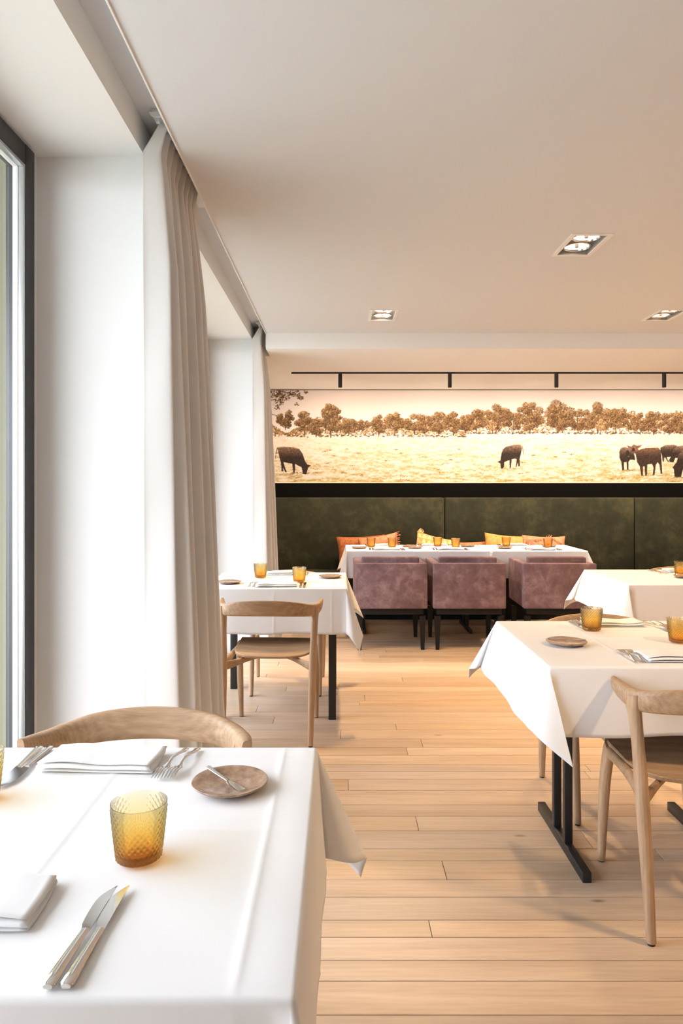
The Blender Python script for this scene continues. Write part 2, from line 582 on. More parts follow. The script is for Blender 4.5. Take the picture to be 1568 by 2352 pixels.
t1 = box_obj('trim_1', (XS - 0.005, XS + 0.001, YN, YD, ZC - 0.006, ZC + 0.02), M['whitemetal'], bevel=0.001); tag(t1, kind='structure')

# windows
def window(n, y0, y1):
    e = empty('window_%d' % n, (WIN_X, (y0 + y1) / 2, 0))
    tag(e, kind='structure')
    yo = (y0 + y1) / 2
    a, b = y0 - yo, y1 - yo
    w = 0.070
    zt = ZR - 0.016
    for (p, q) in ((a, a + w), (b - w, b)):
        box_obj('stile', (-0.035, 0.035, p, q, 0.0, zt), M['frame'], e, 0.003)
    box_obj('top_rail', (-0.034, 0.034, a + w, b - w, zt - w, zt), M['frame'], e, 0.003)
    box_obj('bottom_rail', (-0.034, 0.034, a + w, b - w, 0, w), M['frame'], e, 0.003)
    if b - a > 3:
        box_obj('mullion', (-0.034, 0.034, -0.05, 0.05, w, zt - w), M['frame'], e, 0.003)
    for (p, q) in ((a + w, a + w + 0.012), (b - w - 0.012, b - w)):
        box_obj('glazing_bead', (0.014, 0.033, p, q, w, zt - w), M['alu'], e, 0.002)
        box_obj('spacer', (-0.006, 0.0125, p, q, w, zt - w), M['whitemetal'], e, 0.001)
    box_obj('glazing_bead', (0.014, 0.033, a + w + 0.012, b - w - 0.012, zt - w - 0.012, zt - w), M['alu'], e, 0.002)
    box_obj('spacer', (-0.006, 0.0125, a + w + 0.012, b - w - 0.012, zt - w - 0.012, zt - w), M['whitemetal'], e, 0.001)
    box_obj('pane', (-0.014, -0.0065, a + w - 0.005, b - w + 0.005, w - 0.005, zt - w + 0.005), M['pane'], e)
    for (p, q) in ((a - 0.06, a), (b, b + 0.06)):
        box_obj('plaster_stop', (-0.03, 0.016, p, q, 0, ZR), M['plaster'], e)
    for (p, q) in ((a - 0.024, a - 0.018), (b + 0.018, b + 0.024)):
        box_obj('stop_bead', (0.016, 0.022, p, q, 0, ZR - 0.002), M['whitemetal'], e, 0.001)
    box_obj('head_stop', (-0.03, 0.016, a, b, zt, ZR), M['plaster'], e)
window(1, -0.06, 2.517)
window(2, 3.36, 5.72)

# outside
lawn = box_obj('garden_ground', (-30, XO, -20, 30, -0.4, -0.12), plain('pale_terrace', srgb(176, 178, 168), 0.9, bump=0.3, bscale=8))
tag(lawn, kind='structure')
def olive():
    m, nt, b = new_mat('olive_timber_screen')
    tc = N(nt, 'ShaderNodeTexCoord'); n1 = N(nt, 'ShaderNodeTexNoise', i_Scale=2.5, i_Detail=4.0)
    rp = ramp(nt, [(0.35, srgb(92, 84, 62)), (0.65, srgb(122, 122, 98))])
    nt.links.new(tc.outputs['Object'], n1.inputs['Vector']); nt.links.new(n1.outputs['Fac'], rp.inputs[0]); nt.links.new(rp.outputs[0], b.inputs['Base Color'])
    b.inputs['Roughness'].default_value = 0.9
    return m
MO = olive()
sc_e = empty('garden_screen', (-3.3, 6.2, -0.12))
for k in range(9):
    box_obj('board', (-1.9 + k * 0.38, -1.9 + k * 0.38 + 0.36, 0, 0.06, 0, 3.4), MO, sc_e, 0.006)
for z in (0.4, 2.9):
    box_obj('rail', (-1.9, 1.5, 0.06, 0.12, z, z + 0.1), MO, sc_e, 0.005)
tag(sc_e, 'olive brown boarded garden screen seen outside through the window glass', 'screen')

# ------------------------------------------------------------------ lamps
def spot(name, loc, target, watts, size, col, radius=0.04, blend=0.6, parent=None):
    l = bpy.data.lights.new(name, 'SPOT')
    l.energy = watts
    l.color = col
    l.spot_size = math.radians(size)
    l.spot_blend = blend
    l.shadow_soft_size = radius
    o = bpy.data.objects.new(name, l)
    COL.objects.link(o)
    d = Vector(target) - Vector(loc)
    o.rotation_euler = d.to_track_quat('-Z', 'Y').to_euler()
    o.location = loc
    if parent:
        o.parent = parent
        o.location = Vector(loc) - Vector(parent.location)
    return o

def disc(r, z, n=32, cx=0, cy=0):
    return [(cx + r * math.cos(2 * PI * j / n), cy + r * math.sin(2 * PI * j / n), z) for j in range(n)]

dl_labels = ['twin recessed ceiling lamp nearest the camera, with two round bulbs',
             'glaring twin recessed ceiling lamp above the aisle by the window',
             'twin recessed ceiling lamp cut by the right picture edge',
             'twin recessed ceiling lamp out of view over the aisle right of the near right table', 'twin recessed ceiling lamp out of view right of the nearest lamp',
             'twin recessed ceiling lamp out of view just behind the camera', 'twin recessed ceiling lamp out of view at the far right',
             'twin recessed ceiling lamp out of view deep behind the camera', 'twin recessed ceiling lamp out of view at the near right wall']
def downlight(k, x0, x1, y0, y1):
    aim = {0: (0.9, 0.3), 1: (0.2, -0.7), 3: (-0.8, 0.5)}.get(k, (0, 0))
    watts = DOWNLIGHT_W * {0: 0.5, 1: 1.5, 2: 1.2, 3: 1.15, 4: 1.4, 5: 0.2, 6: 1.4, 7: 0.5}.get(k, 1.0)
    e = empty('recessed_lamp', ((x0 + x1) / 2, (y0 + y1) / 2, ZC))
    hx, hy = (x1 - x0) / 2, (y1 - y0) / 2
    # flange
    bm = bmesh.new()
    for b in ((-hx, hx, -hy, -hy + RIM), (-hx, hx, hy - RIM, hy), (-hx, -hx + RIM, -hy + RIM, hy - RIM), (hx - RIM, hx, -hy + RIM, hy - RIM)):
        add_box(bm, b[0], b[1], b[2], b[3], -0.004, 0.0005)
    bm_obj('flange', bm, M['whitemetal'], e)
    ix, iy = hx - RIM, hy - RIM
    v = [(-ix, -iy, 0), (ix, -iy, 0), (ix, iy, 0), (-ix, iy, 0), (-ix, -iy, 0.11), (ix, -iy, 0.11), (ix, iy, 0.11), (-ix, iy, 0.11)]
    f = [(0, 1, 5, 4), (1, 2, 6, 5), (2, 3, 7, 6), (3, 0, 4, 7), (4, 5, 6, 7)]
    mesh_obj('housing', v, f, M['housing'], e)
    for s in (-1, 1):
        cy = s * iy * 0.49
        r = min(ix, iy / 2) * 0.94
        rg = [disc(r, 0.020, 32, 0, cy), disc(r, 0.012, 32, 0, cy), disc(r * 0.93, 0.010, 32, 0, cy), disc(r * 0.86, 0.016, 32, 0, cy), disc(r * 0.86, 0.03, 32, 0, cy)]
        vv, ff = loft(rg, cap=False)
        ring = mesh_obj('lamp_ring', vv, ff, M['reflector'], e, 40)
        rg = [disc(r * 0.86, 0.018, 32, 0, cy), disc(r * 0.6, 0.022, 32, 0, cy), disc(r * 0.3, 0.026, 32, 0, cy), disc(r * 0.12, 0.027, 32, 0, cy)]
        vv, ff = loft(rg, cap=False)
        ff.append(tuple(range(3 * 32, 4 * 32)))
        mesh_obj('bulb', vv, ff, M['lamp_bright' if k == 1 else 'lamp'], ring, 60)
        rg = [disc(r * 0.14, 0.026, 12, 0, cy), disc(r * 0.14, 0.012, 12, 0, cy), disc(r * 0.06, 0.009, 12, 0, cy)]
        vv, ff = loft(rg)
        mesh_obj('bulb_cap', vv, ff, M['housing'], ring, 40)
        spot('lamp_light', ((x0 + x1) / 2, (y0 + y1) / 2 + cy, ZC - 0.004), ((x0 + x1) / 2 + aim[0], (y0 + y1) / 2 + cy + aim[1], 0), watts, 92, WARM, 0.045, 0.75, e)
    lab = dl_labels[k]
    tag(e, lab, 'ceiling lamp', 'twin recessed ceiling lamps')
for k, d in enumerate(DL):
    downlight(k, *d)

# track with black cylinder spots
YT = 6.74
tr = empty('lamp_track', (2.3, YT, ZB))
box_obj('rail', (-0.437 - 2.3, 5.3 - 2.3, -0.012, 0.012, -0.014, 0.0), M['black'], tr, 0.002)
box_obj('end_cap', (-0.445 - 2.3, -0.437 - 2.3, -0.013, 0.013, -0.015, 0.0), M['black'], tr, 0.001)
tag(tr, 'thin black lighting track across the lower rear ceiling', 'light track')
sp_lab = ['black cylinder spotlight nearest the window on the ceiling track', 'middle one of the three black cylinder spotlights on the track',
          'rightmost visible black cylinder spotlight on the ceiling track', 'fourth black cylinder spotlight on the track, right of the picture edge', 'last black cylinder spotlight on the track, far right of the picture edge']
for k, px in enumerate((0.012, 1.04, 2.04, 3.05, 4.06)):
    e = empty('track_spotlight', (px, YT, ZB - 0.0145))
    vv, ff = loft([disc(0.018, 0, 24), disc(0.0185, -0.02, 24), disc(0.0185, -0.126, 24), disc(0.016, -0.128, 24), disc(0.0155, -0.104, 24)], cap=False)
    ff.append(tuple(range(0, 24)))
    mesh_obj('barrel', vv, ff, M['black'], e, 40)
    mesh_obj('lens', disc(0.0155, -0.105, 24), [tuple(range(24))], M['lamp'], e)
    spot('spot_light', (px, YT, ZB - 0.165), (px, YT + 0.9, 0.7), TRACK_W, 160, WARM2, 0.012, 0.6, e)
    tag(e, sp_lab[k], 'spotlight', 'black track spotlights')

# ------------------------------------------------------------------ curtains and rails
def curtain(name, y0, length, npl, label, seedv, flare, ln_bot, tips):
    """pinch-pleated linen: zigzag in plan, each fold a broad face towards the camera and a return"""
    r = random.Random(seedv)
    sub = 16
    nu, nv = npl * sub + 1, 56
    jit = [r.uniform(-1, 1) for _ in range(npl + 2)]
    ztop, zbot = ZS - 0.03, 0.015
    verts = []
    for i in range(nu):
        u = i / (nu - 1)
        ph = u * npl
        k = int(min(ph, npl - 1e-6))
        fr = ph - k
        tri = fr / 0.62 if fr < 0.62 else (1 - fr) / 0.38
        w = 0.75 * (0.5 - 0.5 * math.cos(PI * tri)) + 0.25 * tri
        for j in range(nv):
            q = j / (nv - 1)
            if j < 9: z = ztop - 0.13 * (j / 8)
            else: z = (ztop - 0.13) + (zbot - ztop + 0.13) * ((j - 8) / (nv - 9))
            drop = ztop - z
            head = max(0.0, 1 - drop / 0.105)
            low = min(1.0, max(0.0, drop / 2.55))
            amp = 0.050 * (1 - 0.35 * head) + 0.034 * min(1, drop / 0.5) + (flare * (0.35 + 0.85 * u) + 0.016 * jit[k]) * low ** 1.1
            ampb = tips[k % len(tips)]
            qq = low ** 0.9
            amp = (0.050 * (1 - 0.35 * head) + 0.034 * min(1, drop / 0.5) + 0.006 * jit[k]) * (1 - qq) + ampb * qq
            base = -0.684 + 0.004 * low + 0.062 * head
            if head > 0: amp *= (1 - 0.25 * head)
            x = base + amp * w
            x += 0.004 * math.sin(9 * q + k * 2.1) * low * w
            yy = y0 + (length + ln_bot * low) * (k + (0.30 * min(1, fr / 0.62) if fr < 0.62 else 0.30 + 0.70 * (fr - 0.62) / 0.38)) / npl
            yy += 0.010 * low * math.sin(4 * q + k * 1.7) + 0.002 * math.sin(21 * q + 5 * fr + k)
            verts.append((x, yy, z))
    o = mesh_obj(name, verts, grid_faces(nu, nv), M['curtain'], None, 180)
    sd = o.modifiers.new('thickness', 'SOLIDIFY'); sd.thickness = 0.0022
    tag(o, label, 'curtain', 'off-white linen curtains')
    return o
curtain('curtain', 2.50, 0.60, 9, 'tall off-white pleated linen curtain beside the near wall pier', 4, 0.085, 0.04, [0.125, 0.185, 0.09, 0.165, 0.11, 0.190, 0.12, 0.192, 0.205])
curtain('curtain', 5.66, 0.40, 6, 'off-white linen curtain at the far pier beside the mural', 9, 0.075, 0.02, [0.125, 0.17, 0.10, 0.18, 0.14, 0.20])

def rail(y0, y1, label):
    e = empty('curtain_rail', (-0.625, y0, ZS))
    box_obj('track', (-0.02, 0.02, 0, y1 - y0, -0.018, 0.0), M['whitemetal'], e, 0.002)
    vv, ff = [], []
    n = 12
    pts = [(0.026 * math.cos(PI * k / n), -0.014 - 0.016 * math.sin(PI * k / n)) for k in range(n + 1)]
    for yy in (-0.006, 0.004):
        vv += [(p[0], yy, p[1]) for p in pts]
    m_ = n + 1
    ff = [tuple(range(m_)), tuple(range(2 * m_ - 1, m_ - 1, -1))] + [(k, k + m_, (k + 1) % m_ + m_, (k + 1) % m_) for k in range(m_)]
    mesh_obj('end_stop', vv, ff, M['whitemetal'], e)
    for k in range(6):
        box_obj('glider', (-0.006, 0.006, 0.012 + k * 0.06, 0.02 + k * 0.06, -0.043, -0.015), M['whitemetal'], e, 0.002)
    tag(e, label, 'curtain rail')
rail(2.47, 3.3, 'white curtain rail end in the ceiling slot over the near curtain')
rail(5.63, 5.89, 'white curtain rail end in the ceiling slot over the far curtain')

# ------------------------------------------------------------------ mural (flat print on a board)
def build_mural():
    S = 2                                     # supersampling of the drawing
    X0, X1, Y0, Y1 = 590, 1850, 896, 1108     # in units of the print
    W, H = (X1 - X0) * S, (Y1 - Y0) * S
    img = np.zeros((H, W, 3), np.float32)
    yy, xx = np.mgrid[0:H, 0:W]
    py = yy / S + Y0; px = xx / S + X0
    c = lambda r, g, b: np.array((r, g, b), np.float32)
    t = np.clip((py - 896) / 90, 0, 1)[..., None]
    img[:] = c(244, 232, 224) * (1 - t) + c(247, 239, 234) * t
    # field
    hor = 1000 - 0.004 * (px - 600)
    fld = py > hor
    t2 = np.clip((py - 998) / 110, 0, 1)[..., None]
    fcol = c(246, 237, 220) * (1 - t2) + c(238, 222, 194) * t2
    def noise(sx, sy, seed):
        r = np.random.default_rng(seed)
        g = r.random((int(H / sy) + 3, int(W / sx) + 3)).astype(np.float32)
        fy, fx = yy / sy, xx / sx
        iy, ix = fy.astype(int), fx.astype(int)
        ty, tx = fy - iy, fx - ix
        ty = ty * ty * (3 - 2 * ty); tx = tx * tx * (3 - 2 * tx)
        return (g[iy, ix] * (1 - tx) + g[iy, ix + 1] * tx) * (1 - ty) + (g[iy + 1, ix] * (1 - tx) + g[iy + 1, ix + 1] * tx) * ty
    nz = noise(40, 9, 1) * 0.4 + noise(12, 4, 2) * 0.35 + noise(4, 2, 3) * 0.25
    g = 1.35 * np.clip((nz - 0.45) * 3.2, -1, 1)[..., None] * (0.25 + 0.75 * t2)
    fcol = fcol + np.where(g > 0, g * c(-40, -46, -78), -g * c(10, 14, 34))
    img = np.where(fld[..., None], fcol, img)
    r = np.random.default_rng(5)
    def dab(x, y, rx, ry, col, a=1.0):
        x = (x - X0) * S; y = (y - Y0) * S; rx *= S; ry *= S
        xa, xb = max(0, int(x - rx - 1)), min(W, int(x + rx + 2))
        ya, yb = max(0, int(y - ry - 1)), min(H, int(y + ry + 2))
        if xa >= xb or ya >= yb: return
        m = (((xx[ya:yb, xa:xb] - x) / rx) ** 2 + ((yy[ya:yb, xa:xb] - y) / ry) ** 2) <= 1
        sub = img[ya:yb, xa:xb]
        sub[m] = sub[m] * (1 - a) + np.array(col, np.float32) * a
    def poly(pts, col, shade=None):
        P = np.array(pts, np.float32)
        x = (P[:, 0] - X0) * S; y = (P[:, 1] - Y0) * S
        xa, xb = max(0, int(x.min())), min(W, int(x.max()) + 2)
        ya, yb = max(0, int(y.min())), min(H, int(y.max()) + 2)
        if xa >= xb or ya >= yb: return
        gx, gy = xx[ya:yb, xa:xb] + 0.5, yy[ya:yb, xa:xb] + 0.5
        ins = np.zeros(gx.shape, bool)
        n = len(P)
        for i in range(n):
            x1, y1, x2, y2 = x[i], y[i], x[(i + 1) % n], y[(i + 1) % n]
            cnd = ((y1 > gy) != (y2 > gy)) & (gx < (x2 - x1) * (gy - y1) / (y2 - y1 + 1e-9) + x1)
            ins ^= cnd
        sub = img[ya:yb, xa:xb]
        cc = np.array(col, np.float32)[None]
        if shade is not None:
            h = np.clip((gy - y.min()) / (y.max() - y.min()), 0, 1)[..., None]
            nn = noise(5, 4, 9)[ya:yb, xa:xb, None]
            cc = np.array(shade, np.float32) * np.clip(1 - h * 2.6, 0, 1) + np.array(col, np.float32) * (1 - np.clip(1 - h * 2.6, 0, 1))
            cc = cc * (0.72 + 0.5 * nn)
            sub[ins] = cc[ins]
        else:
            sub[ins] = cc
    def line(a, b, w, col):
        n = int(max(abs(a[0] - b[0]), abs(a[1] - b[1])) * 2) + 1
        for k in range(n + 1):
            q = k / n
            dab(a[0] + (b[0] - a[0]) * q, a[1] + (b[1] - a[1]) * q, w, w, col)
    # continuous wood edge behind the single trees
    for k in range(9000):
        x = r.uniform(X0, X1)
        yb = 999 if x < 1070 else 995
        hgt = (30 + 7 * math.sin(x * 0.045) + 5 * math.sin(x * 0.13 + 1) + (12 if x > 1070 else 0) - (14 if x < 690 else 0))
        q = r.random() ** 0.8
        y = yb - hgt * q
        tcol = c(120, 90, 54) if r.random() < 0.45 else c(186, 150, 100)
        if r.random() < 0.12: tcol = c(224, 196, 150)
        dab(x, y, r.uniform(1.0, 2.4), r.uniform(0.8, 1.8), tcol + r.normal(0, 12), 0.75)
    def tree(cx, top, base, w, dense=1.0, tone=0.0):
        h = base - top
        crown_b = base - h * 0.07
        line((cx, base), (cx + r.normal(0, 2), top + h * 0.4), max(0.8, w * 0.020), c(70, 46, 26))
        for s in (-1, 1):
            line((cx, base - h * 0.3), (cx + s * w * 0.25, top + h * 0.4), max(0.5, w * 0.010), c(84, 56, 32))
        cl = []
        for k in range(int(20 * dense)):
            a = r.uniform(0, 2 * PI); q = math.sqrt(r.random())
            cl.append((cx + math.cos(a) * q * w * 0.42, (top + crown_b) / 2 + math.sin(a) * q * (crown_b - top) * 0.40, r.uniform(0.11, 0.20) * w))
        n = int(w * h * 0.40 * dense)
        cl.sort(key=lambda e: -e[1])
        pal = [c(70, 48, 26), c(104, 76, 44), c(138, 104, 64), c(170, 136, 90), c(206, 174, 126), c(238, 212, 168)]
        for (bx, by, br) in cl:
            dab(bx, by, br * 0.82, br * 0.7, c(112, 84, 50) + tone * 40, 0.55)
        for (bx, by, br) in cl:
            for k in range(max(6, n // len(cl))):
                a = r.uniform(0, 2 * PI); q = r.random() ** 0.5
                ox, oy = math.cos(a) * q, math.sin(a) * q
                lit = -0.7 * oy + 0.35 * -ox + r.normal(0, 0.5) + tone + 0.25 * (1 - 2 * (by - top) / (crown_b - top))
                idx = int(np.clip(2.4 + lit * 1.9, 0, 5))
                s = r.uniform(0.6, 1.5)
                dab(bx + ox * br, by + oy * br * 0.85, s, s * 0.8, pal[idx], 0.92)
    A = lambda x, y: (600 + x * 0.3061, 880 + y * 0.3061)
    B = lambda x, y: (1060 + x * 0.324, 880 + y * 0.324)
    back = [(B, 360, 185, 355, 120), (B, 820, 180, 350, 140), (B, 1180, 210, 345, 90), (A, 760, 275, 362, 90), (A, 180, 190, 350, 130), (B, 20, 220, 352, 100), (A, 1530, 225, 372, 110), (A, 480, 250, 375, 120), (A, 590, 250, 375, 110)]
    front = [(A, 320, 205, 392, 120), (A, 410, 255, 405, 95), (A, 520, 140, 408, 150), (A, 655, 235, 392, 135), (A, 880, 230, 392, 125), (A, 1000, 218, 396, 130),
             (A, 1150, 225, 388, 145), (A, 1225, 235, 392, 110), (A, 1330, 208, 396, 135), (A, 1440, 215, 392, 130),
             (B, 100, 165, 356, 140), (B, 240, 148, 356, 190), (B, 480, 130, 356, 180), (B, 680, 125, 352, 200), (B, 960, 140, 356, 200), (B, 1090, 155, 352, 150),
             (B, 1262, 200, 366, 125), (B, 1355, 190, 367, 135), (B, 1465, 205, 367, 135), (B, 1545, 205, 362, 130), (B, 1650, 180, 360, 150), (B, 1790, 150, 360, 200), (B, 1960, 190, 362, 160), (B, 2120, 150, 360, 190), (B, 2300, 190, 362, 180)]
    for (T, x, tp, bs, w) in back:
        p0 = T(x, tp); p1 = T(x, bs); tree(p0[0], p0[1], p1[1], w * 0.35, 1.0, -0.1)
    for (T, x, tp, bs, w) in front:
        p0 = T(x, tp); p1 = T(x, bs); tree(p0[0], p0[1], p1[1], w * 0.36, 1.3)
    for (x, tp, bs, w) in ((215, 255, 358, 70), (980, 255, 354, 76)):
        p0 = B(x, tp); p1 = B(x, bs); tree(p0[0], p0[1], p1[1], w * 0.32, 1.2, 0.7)
    # shrubs and shade at the feet of the trees
    for k in range(420):
        x = r.uniform(X0, X1)
        y = 1001 + r.normal(0, 1.6) if x < 1070 else 995 + r.normal(0, 1.0)
        dab(x, y, r.uniform(1.5, 4), r.uniform(0.6, 1.7), c(96, 68, 36) + r.normal(0, 14), 0.75)
    # grass tufts
    for k in range(2600):
        y = 1008 + (r.random() ** 0.8) * 100
        s = 0.4 + (y - 1000) / 100
        col = c(176, 140, 72) if r.random() < 0.6 else c(255, 244, 210)
        dab(r.uniform(X0, X1), y, s * r.uniform(0.8, 2.6), s * r.uniform(0.25, 0.5), col + r.normal(0, 8), r.uniform(0.25, 0.7))
    for k in range(70):
        y = r.uniform(1030, 1106); x = r.uniform(X0, X1); w = r.uniform(5, 13) * (y - 990) / 90
        for q in range(16):
            dab(x + r.normal(0, w * 0.5), y + r.normal(0, w * 0.12), r.uniform(0.6, 1.8), r.uniform(0.4, 0.9), c(150, 112, 52) + r.normal(0, 18), 0.6)
    # overhanging branch at the left
    line(A(30, 140), A(110, 120), 0.8, c(80, 55, 34)); line(A(30, 215), A(115, 245), 0.7, c(90, 64, 40)); line(A(60, 270), A(110, 360), 0.8, c(100, 74, 48))
    for (bx, by, br, n) in ((90, 70, 60, 120), (170, 95, 60, 130), (250, 75, 45, 70), (290, 110, 26, 40), (140, 140, 40, 50), (335, 66, 18, 16), (120, 180, 26, 24), (265, 160, 18, 14)):
        for k in range(n):
            a = r.uniform(0, 2 * PI); q = r.random() ** 0.6
            p = A(bx + math.cos(a) * q * br, by + math.sin(a) * q * br * 0.7)
            dab(p[0], p[1], r.uniform(0.7, 1.9), r.uniform(0.6, 1.3), c(96, 66, 38) + r.normal(0, 18), 0.95)
    # cows
    dk, hi = c(52, 38, 31), c(150, 122, 98)
    cow1 = [(120, 484), (150, 478), (240, 482), (285, 495), (310, 530), (330, 590), (345, 610), (374, 618), (352, 632), (345, 660), (336, 686), (312, 682), (302, 632), (280, 622), (254, 606), (252, 670), (240, 673), (232, 605), (190, 598), (166, 592), (180, 640), (193, 667), (180, 668), (162, 632), (166, 662), (153, 661), (148, 600), (140, 570), (130, 530)]
    cow2 = [(290, 470), (310, 452), (370, 437), (415, 437), (425, 460), (418, 500), (408, 540), (411, 588), (399, 590), (396, 560), (385, 597), (381, 594), (388, 540), (375, 536), (352, 540), (347, 601), (338, 601), (336, 545), (300, 560), (298, 590), (290, 606), (276, 606), (272, 570), (250, 558), (272, 550), (280, 500)]
    cow3 = [(1165, 442), (1200, 450), (1215, 433), (1240, 445), (1276, 436), (1262, 455), (1244, 465), (1250, 475), (1300, 460), (1390, 458), (1408, 480), (1413, 560), (1418, 642), (1406, 643), (1398, 580), (1385, 560), (1372, 580), (1363, 651), (1350, 651), (1356, 600), (1345, 572), (1312, 577), (1309, 658), (1297, 658), (1292, 590), (1281, 592), (1281, 657), (1269, 655), (1258, 590), (1240, 562), (1228, 500), (1210, 495), (1198, 470), (1180, 460)]
    cow4 = [(1113, 490), (1125, 460), (1150, 453), (1190, 462), (1215, 490), (1225, 530), (1225, 545), (1190, 542), (1178, 560), (1180, 613), (1168, 615), (1165, 560), (1146, 562), (1148, 616), (1134, 619), (1128, 560), (1115, 530)]
    cow5 = [(1404, 458), (1440, 440), (1500, 436), (1522, 445), (1500, 520), (1450, 525), (1456, 545), (1471, 560), (1455, 556), (1440, 530), (1431, 528), (1429, 560), (1420, 556), (1415, 510), (1404, 480)]
    cow6 = [(1465, 545), (1480, 520), (1495, 470), (1520, 448), (1568, 442), (1620, 450), (1632, 500), (1630, 590), (1618, 590), (1612, 540), (1560, 535), (1550, 590), (1538, 590), (1530, 532), (1510, 530), (1497, 562), (1472, 560)]
    cow7 = [(1490, 598), (1520, 560), (1530, 510), (1568, 470), (1640, 466), (1690, 490), (1696, 650), (1682, 650), (1674, 590), (1600, 580), (1592, 655), (1576, 655), (1568, 600), (1556, 640), (1550, 668), (1504, 664), (1500, 612)]
    for k in range(60):
        p = A(r.uniform(200, 360), 676 + r.normal(0, 5)); dab(p[0], p[1], 2, 0.6, c(130, 98, 56), 0.6)
    poly([A(x, y) for x, y in cow1], dk, c(150, 118, 92)); line(A(120, 486), A(110, 520), 0.7, dk); line(A(110, 520), A(106, 566), 0.6, dk)
    poly([A(x, y) for x, y in ((30, 590), (62, 596), (90, 578), (82, 612), (72, 655), (60, 657), (30, 650))], dk, hi)
    for cw in (cow5, cow6, cow7, cow4, cow2):
        poly([B(x, y) for x, y in cw], dk, hi)
    poly([B(x, y) for x, y in cow3], c(62, 44, 34), c(160, 116, 88))
    line(B(425, 445), B(437, 502), 0.6, dk)
    p = B(1213, 475); dab(p[0], p[1], 3.2, 6.0, c(44, 32, 27)); dab(p[0], p[1] + 4.5, 2.6, 1.6, c(150, 120, 100), 0.7)
    p = B(1172, 500); dab(p[0], p[1], 4.2, 8.0, c(46, 34, 28)); dab(p[0] + 2, p[1] + 6, 2.4, 1.8, c(140, 112, 94), 0.6)
    for (x, y, w) in ((1180, 617, 60), (1340, 655, 120), (340, 605, 80), (1530, 668, 70)):
        for k in range(30):
            p = B(x + r.normal(0, w * 0.5), y + r.normal(0, 3)); dab(p[0], p[1], 2, 0.6, c(128, 96, 54), 0.5)
    # downsample to one sample per print unit
    img = np.clip(img, 0, 255).reshape((Y1 - Y0), S, (X1 - X0), S, 3).mean(axis=(1, 3))
    lin = np.where(img / 255 <= 0.04045, img / 255 / 12.92, ((img / 255 + 0.055) / 1.055) ** 2.4).astype(np.float32)
    lin *= 0.54
    h, w = lin.shape[:2]
    gx = (np.arange(w) + 0.5 + X0 - CX) * YB / F
    gz = HC + (CY - (np.arange(h) + 0.5 + Y0)) * YB / F
    co = np.zeros((h, w, 3), np.float32)
    co[..., 0] = gx[None]; co[..., 1] = YB - 0.012; co[..., 2] = gz[:, None]
    me = bpy.data.meshes.new('print')
    nf = (h - 1) * (w - 1)
    idx = np.arange(h * w).reshape(h, w)
    q = np.stack([idx[1:, :-1], idx[1:, 1:], idx[:-1, 1:], idx[:-1, :-1]], -1).reshape(-1, 4)
    me.vertices.add(h * w); me.vertices.foreach_set('co', co.ravel())
    me.loops.add(nf * 4); me.loops.foreach_set('vertex_index', q.ravel().astype(np.int32))
    me.polygons.add(nf); me.polygons.foreach_set('loop_start', np.arange(0, nf * 4, 4, dtype=np.int32))
    me.update(calc_edges=True)
    a = me.color_attributes.new('print', 'FLOAT_COLOR', 'POINT')
    a.data.foreach_set('color', np.concatenate([lin, np.ones((h, w, 1), np.float32)], -1).ravel())
    m, nt, b = new_mat('sepia_photo_print')
    at = N(nt, 'ShaderNodeAttribute', attribute_name='print')
    nt.links.new(at.outputs['Color'], b.inputs['Base Color'])
    b.inputs['Roughness'].default_value = 0.6
    b.inputs['Specular IOR Level'].default_value = 0.15
    me.materials.append(m)
    e = empty('wall_mural', ((gx[0] + gx[-1]) / 2, YB, gz[-1]))
    o = bpy.data.objects.new('print', me); COL.objects.link(o)
    o.parent = e; o.location = -Vector(e.location)
    b2 = box_obj('board', (gx[0] - 0.003, gx[-1] + 0.003, YB - 0.011, YB + 0.001, gz[-1] - 0.003, gz[0] + 0.001), M['plaster'], e)
    b2.location = -Vector(e.location)
    tag(e, 'wide sepia photo mural of cows grazing before a row of trees', 'mural')
    return gx, gz
GX, GZ = build_mural()
bx = box_obj('gap_shade_strip', (-0.86, XR, YB - 0.02, YB, GZ[0] + 0.002, ZB - 0.001), M['blackwood']); tag(bx, kind='structure')  # black strip that draws the shade in the gap above the mural
bx = box_obj('lit_edge_strip', (-0.86, XR, YB - 0.022, YB, GZ[-1] - 0.011, GZ[-1] - 0.004), M['lit_edge']); tag(bx, kind='structure')  # bright strip that draws the lit bottom edge of the mural board
bx = box_obj('trim_4', (-0.86, XR, YB - 0.018, YB, 1.0, GZ[-1] - 0.011), plain('shaded_dark_ledge', (0.0035, 0.003, 0.0025), 0.9, spec=0.05)); tag(bx, kind='structure')  # dark-stained ledge, colour blackened further for the shade it lies in

# ------------------------------------------------------------------ banquette
bq = empty('banquette', (1.137, 7.55, 0))
ox = 1.137
def panel(name, x0, x1, y0, y1, z0, z1, mat, parent, bev=0.03, ox=ox, oy=7.55):
    return box_obj(name, (x0 - ox, x1 - ox, y0 - oy, y1 - oy, z0, z1), mat, parent, bev, 4, smooth=60)
for a, b in ((-0.855, 1.1345), (1.1395, 3.178), (3.183, 5.22)):
    panel('back_panel', a, b, 7.72, 7.925, 0.44, 1.224, M['green'], bq, 0.022)
    panel('seat_cushion', a, b, 7.17, 7.74, 0.30, 0.455, M['green'], bq, 0.03)
panel('plinth', -0.855, 5.22, 7.25, 7.92, 0.0, 0.30, M['blackwood'], bq, 0.004)
tag(bq, 'long dark green velvet banquette with a tall padded back under the mural', 'banquette')

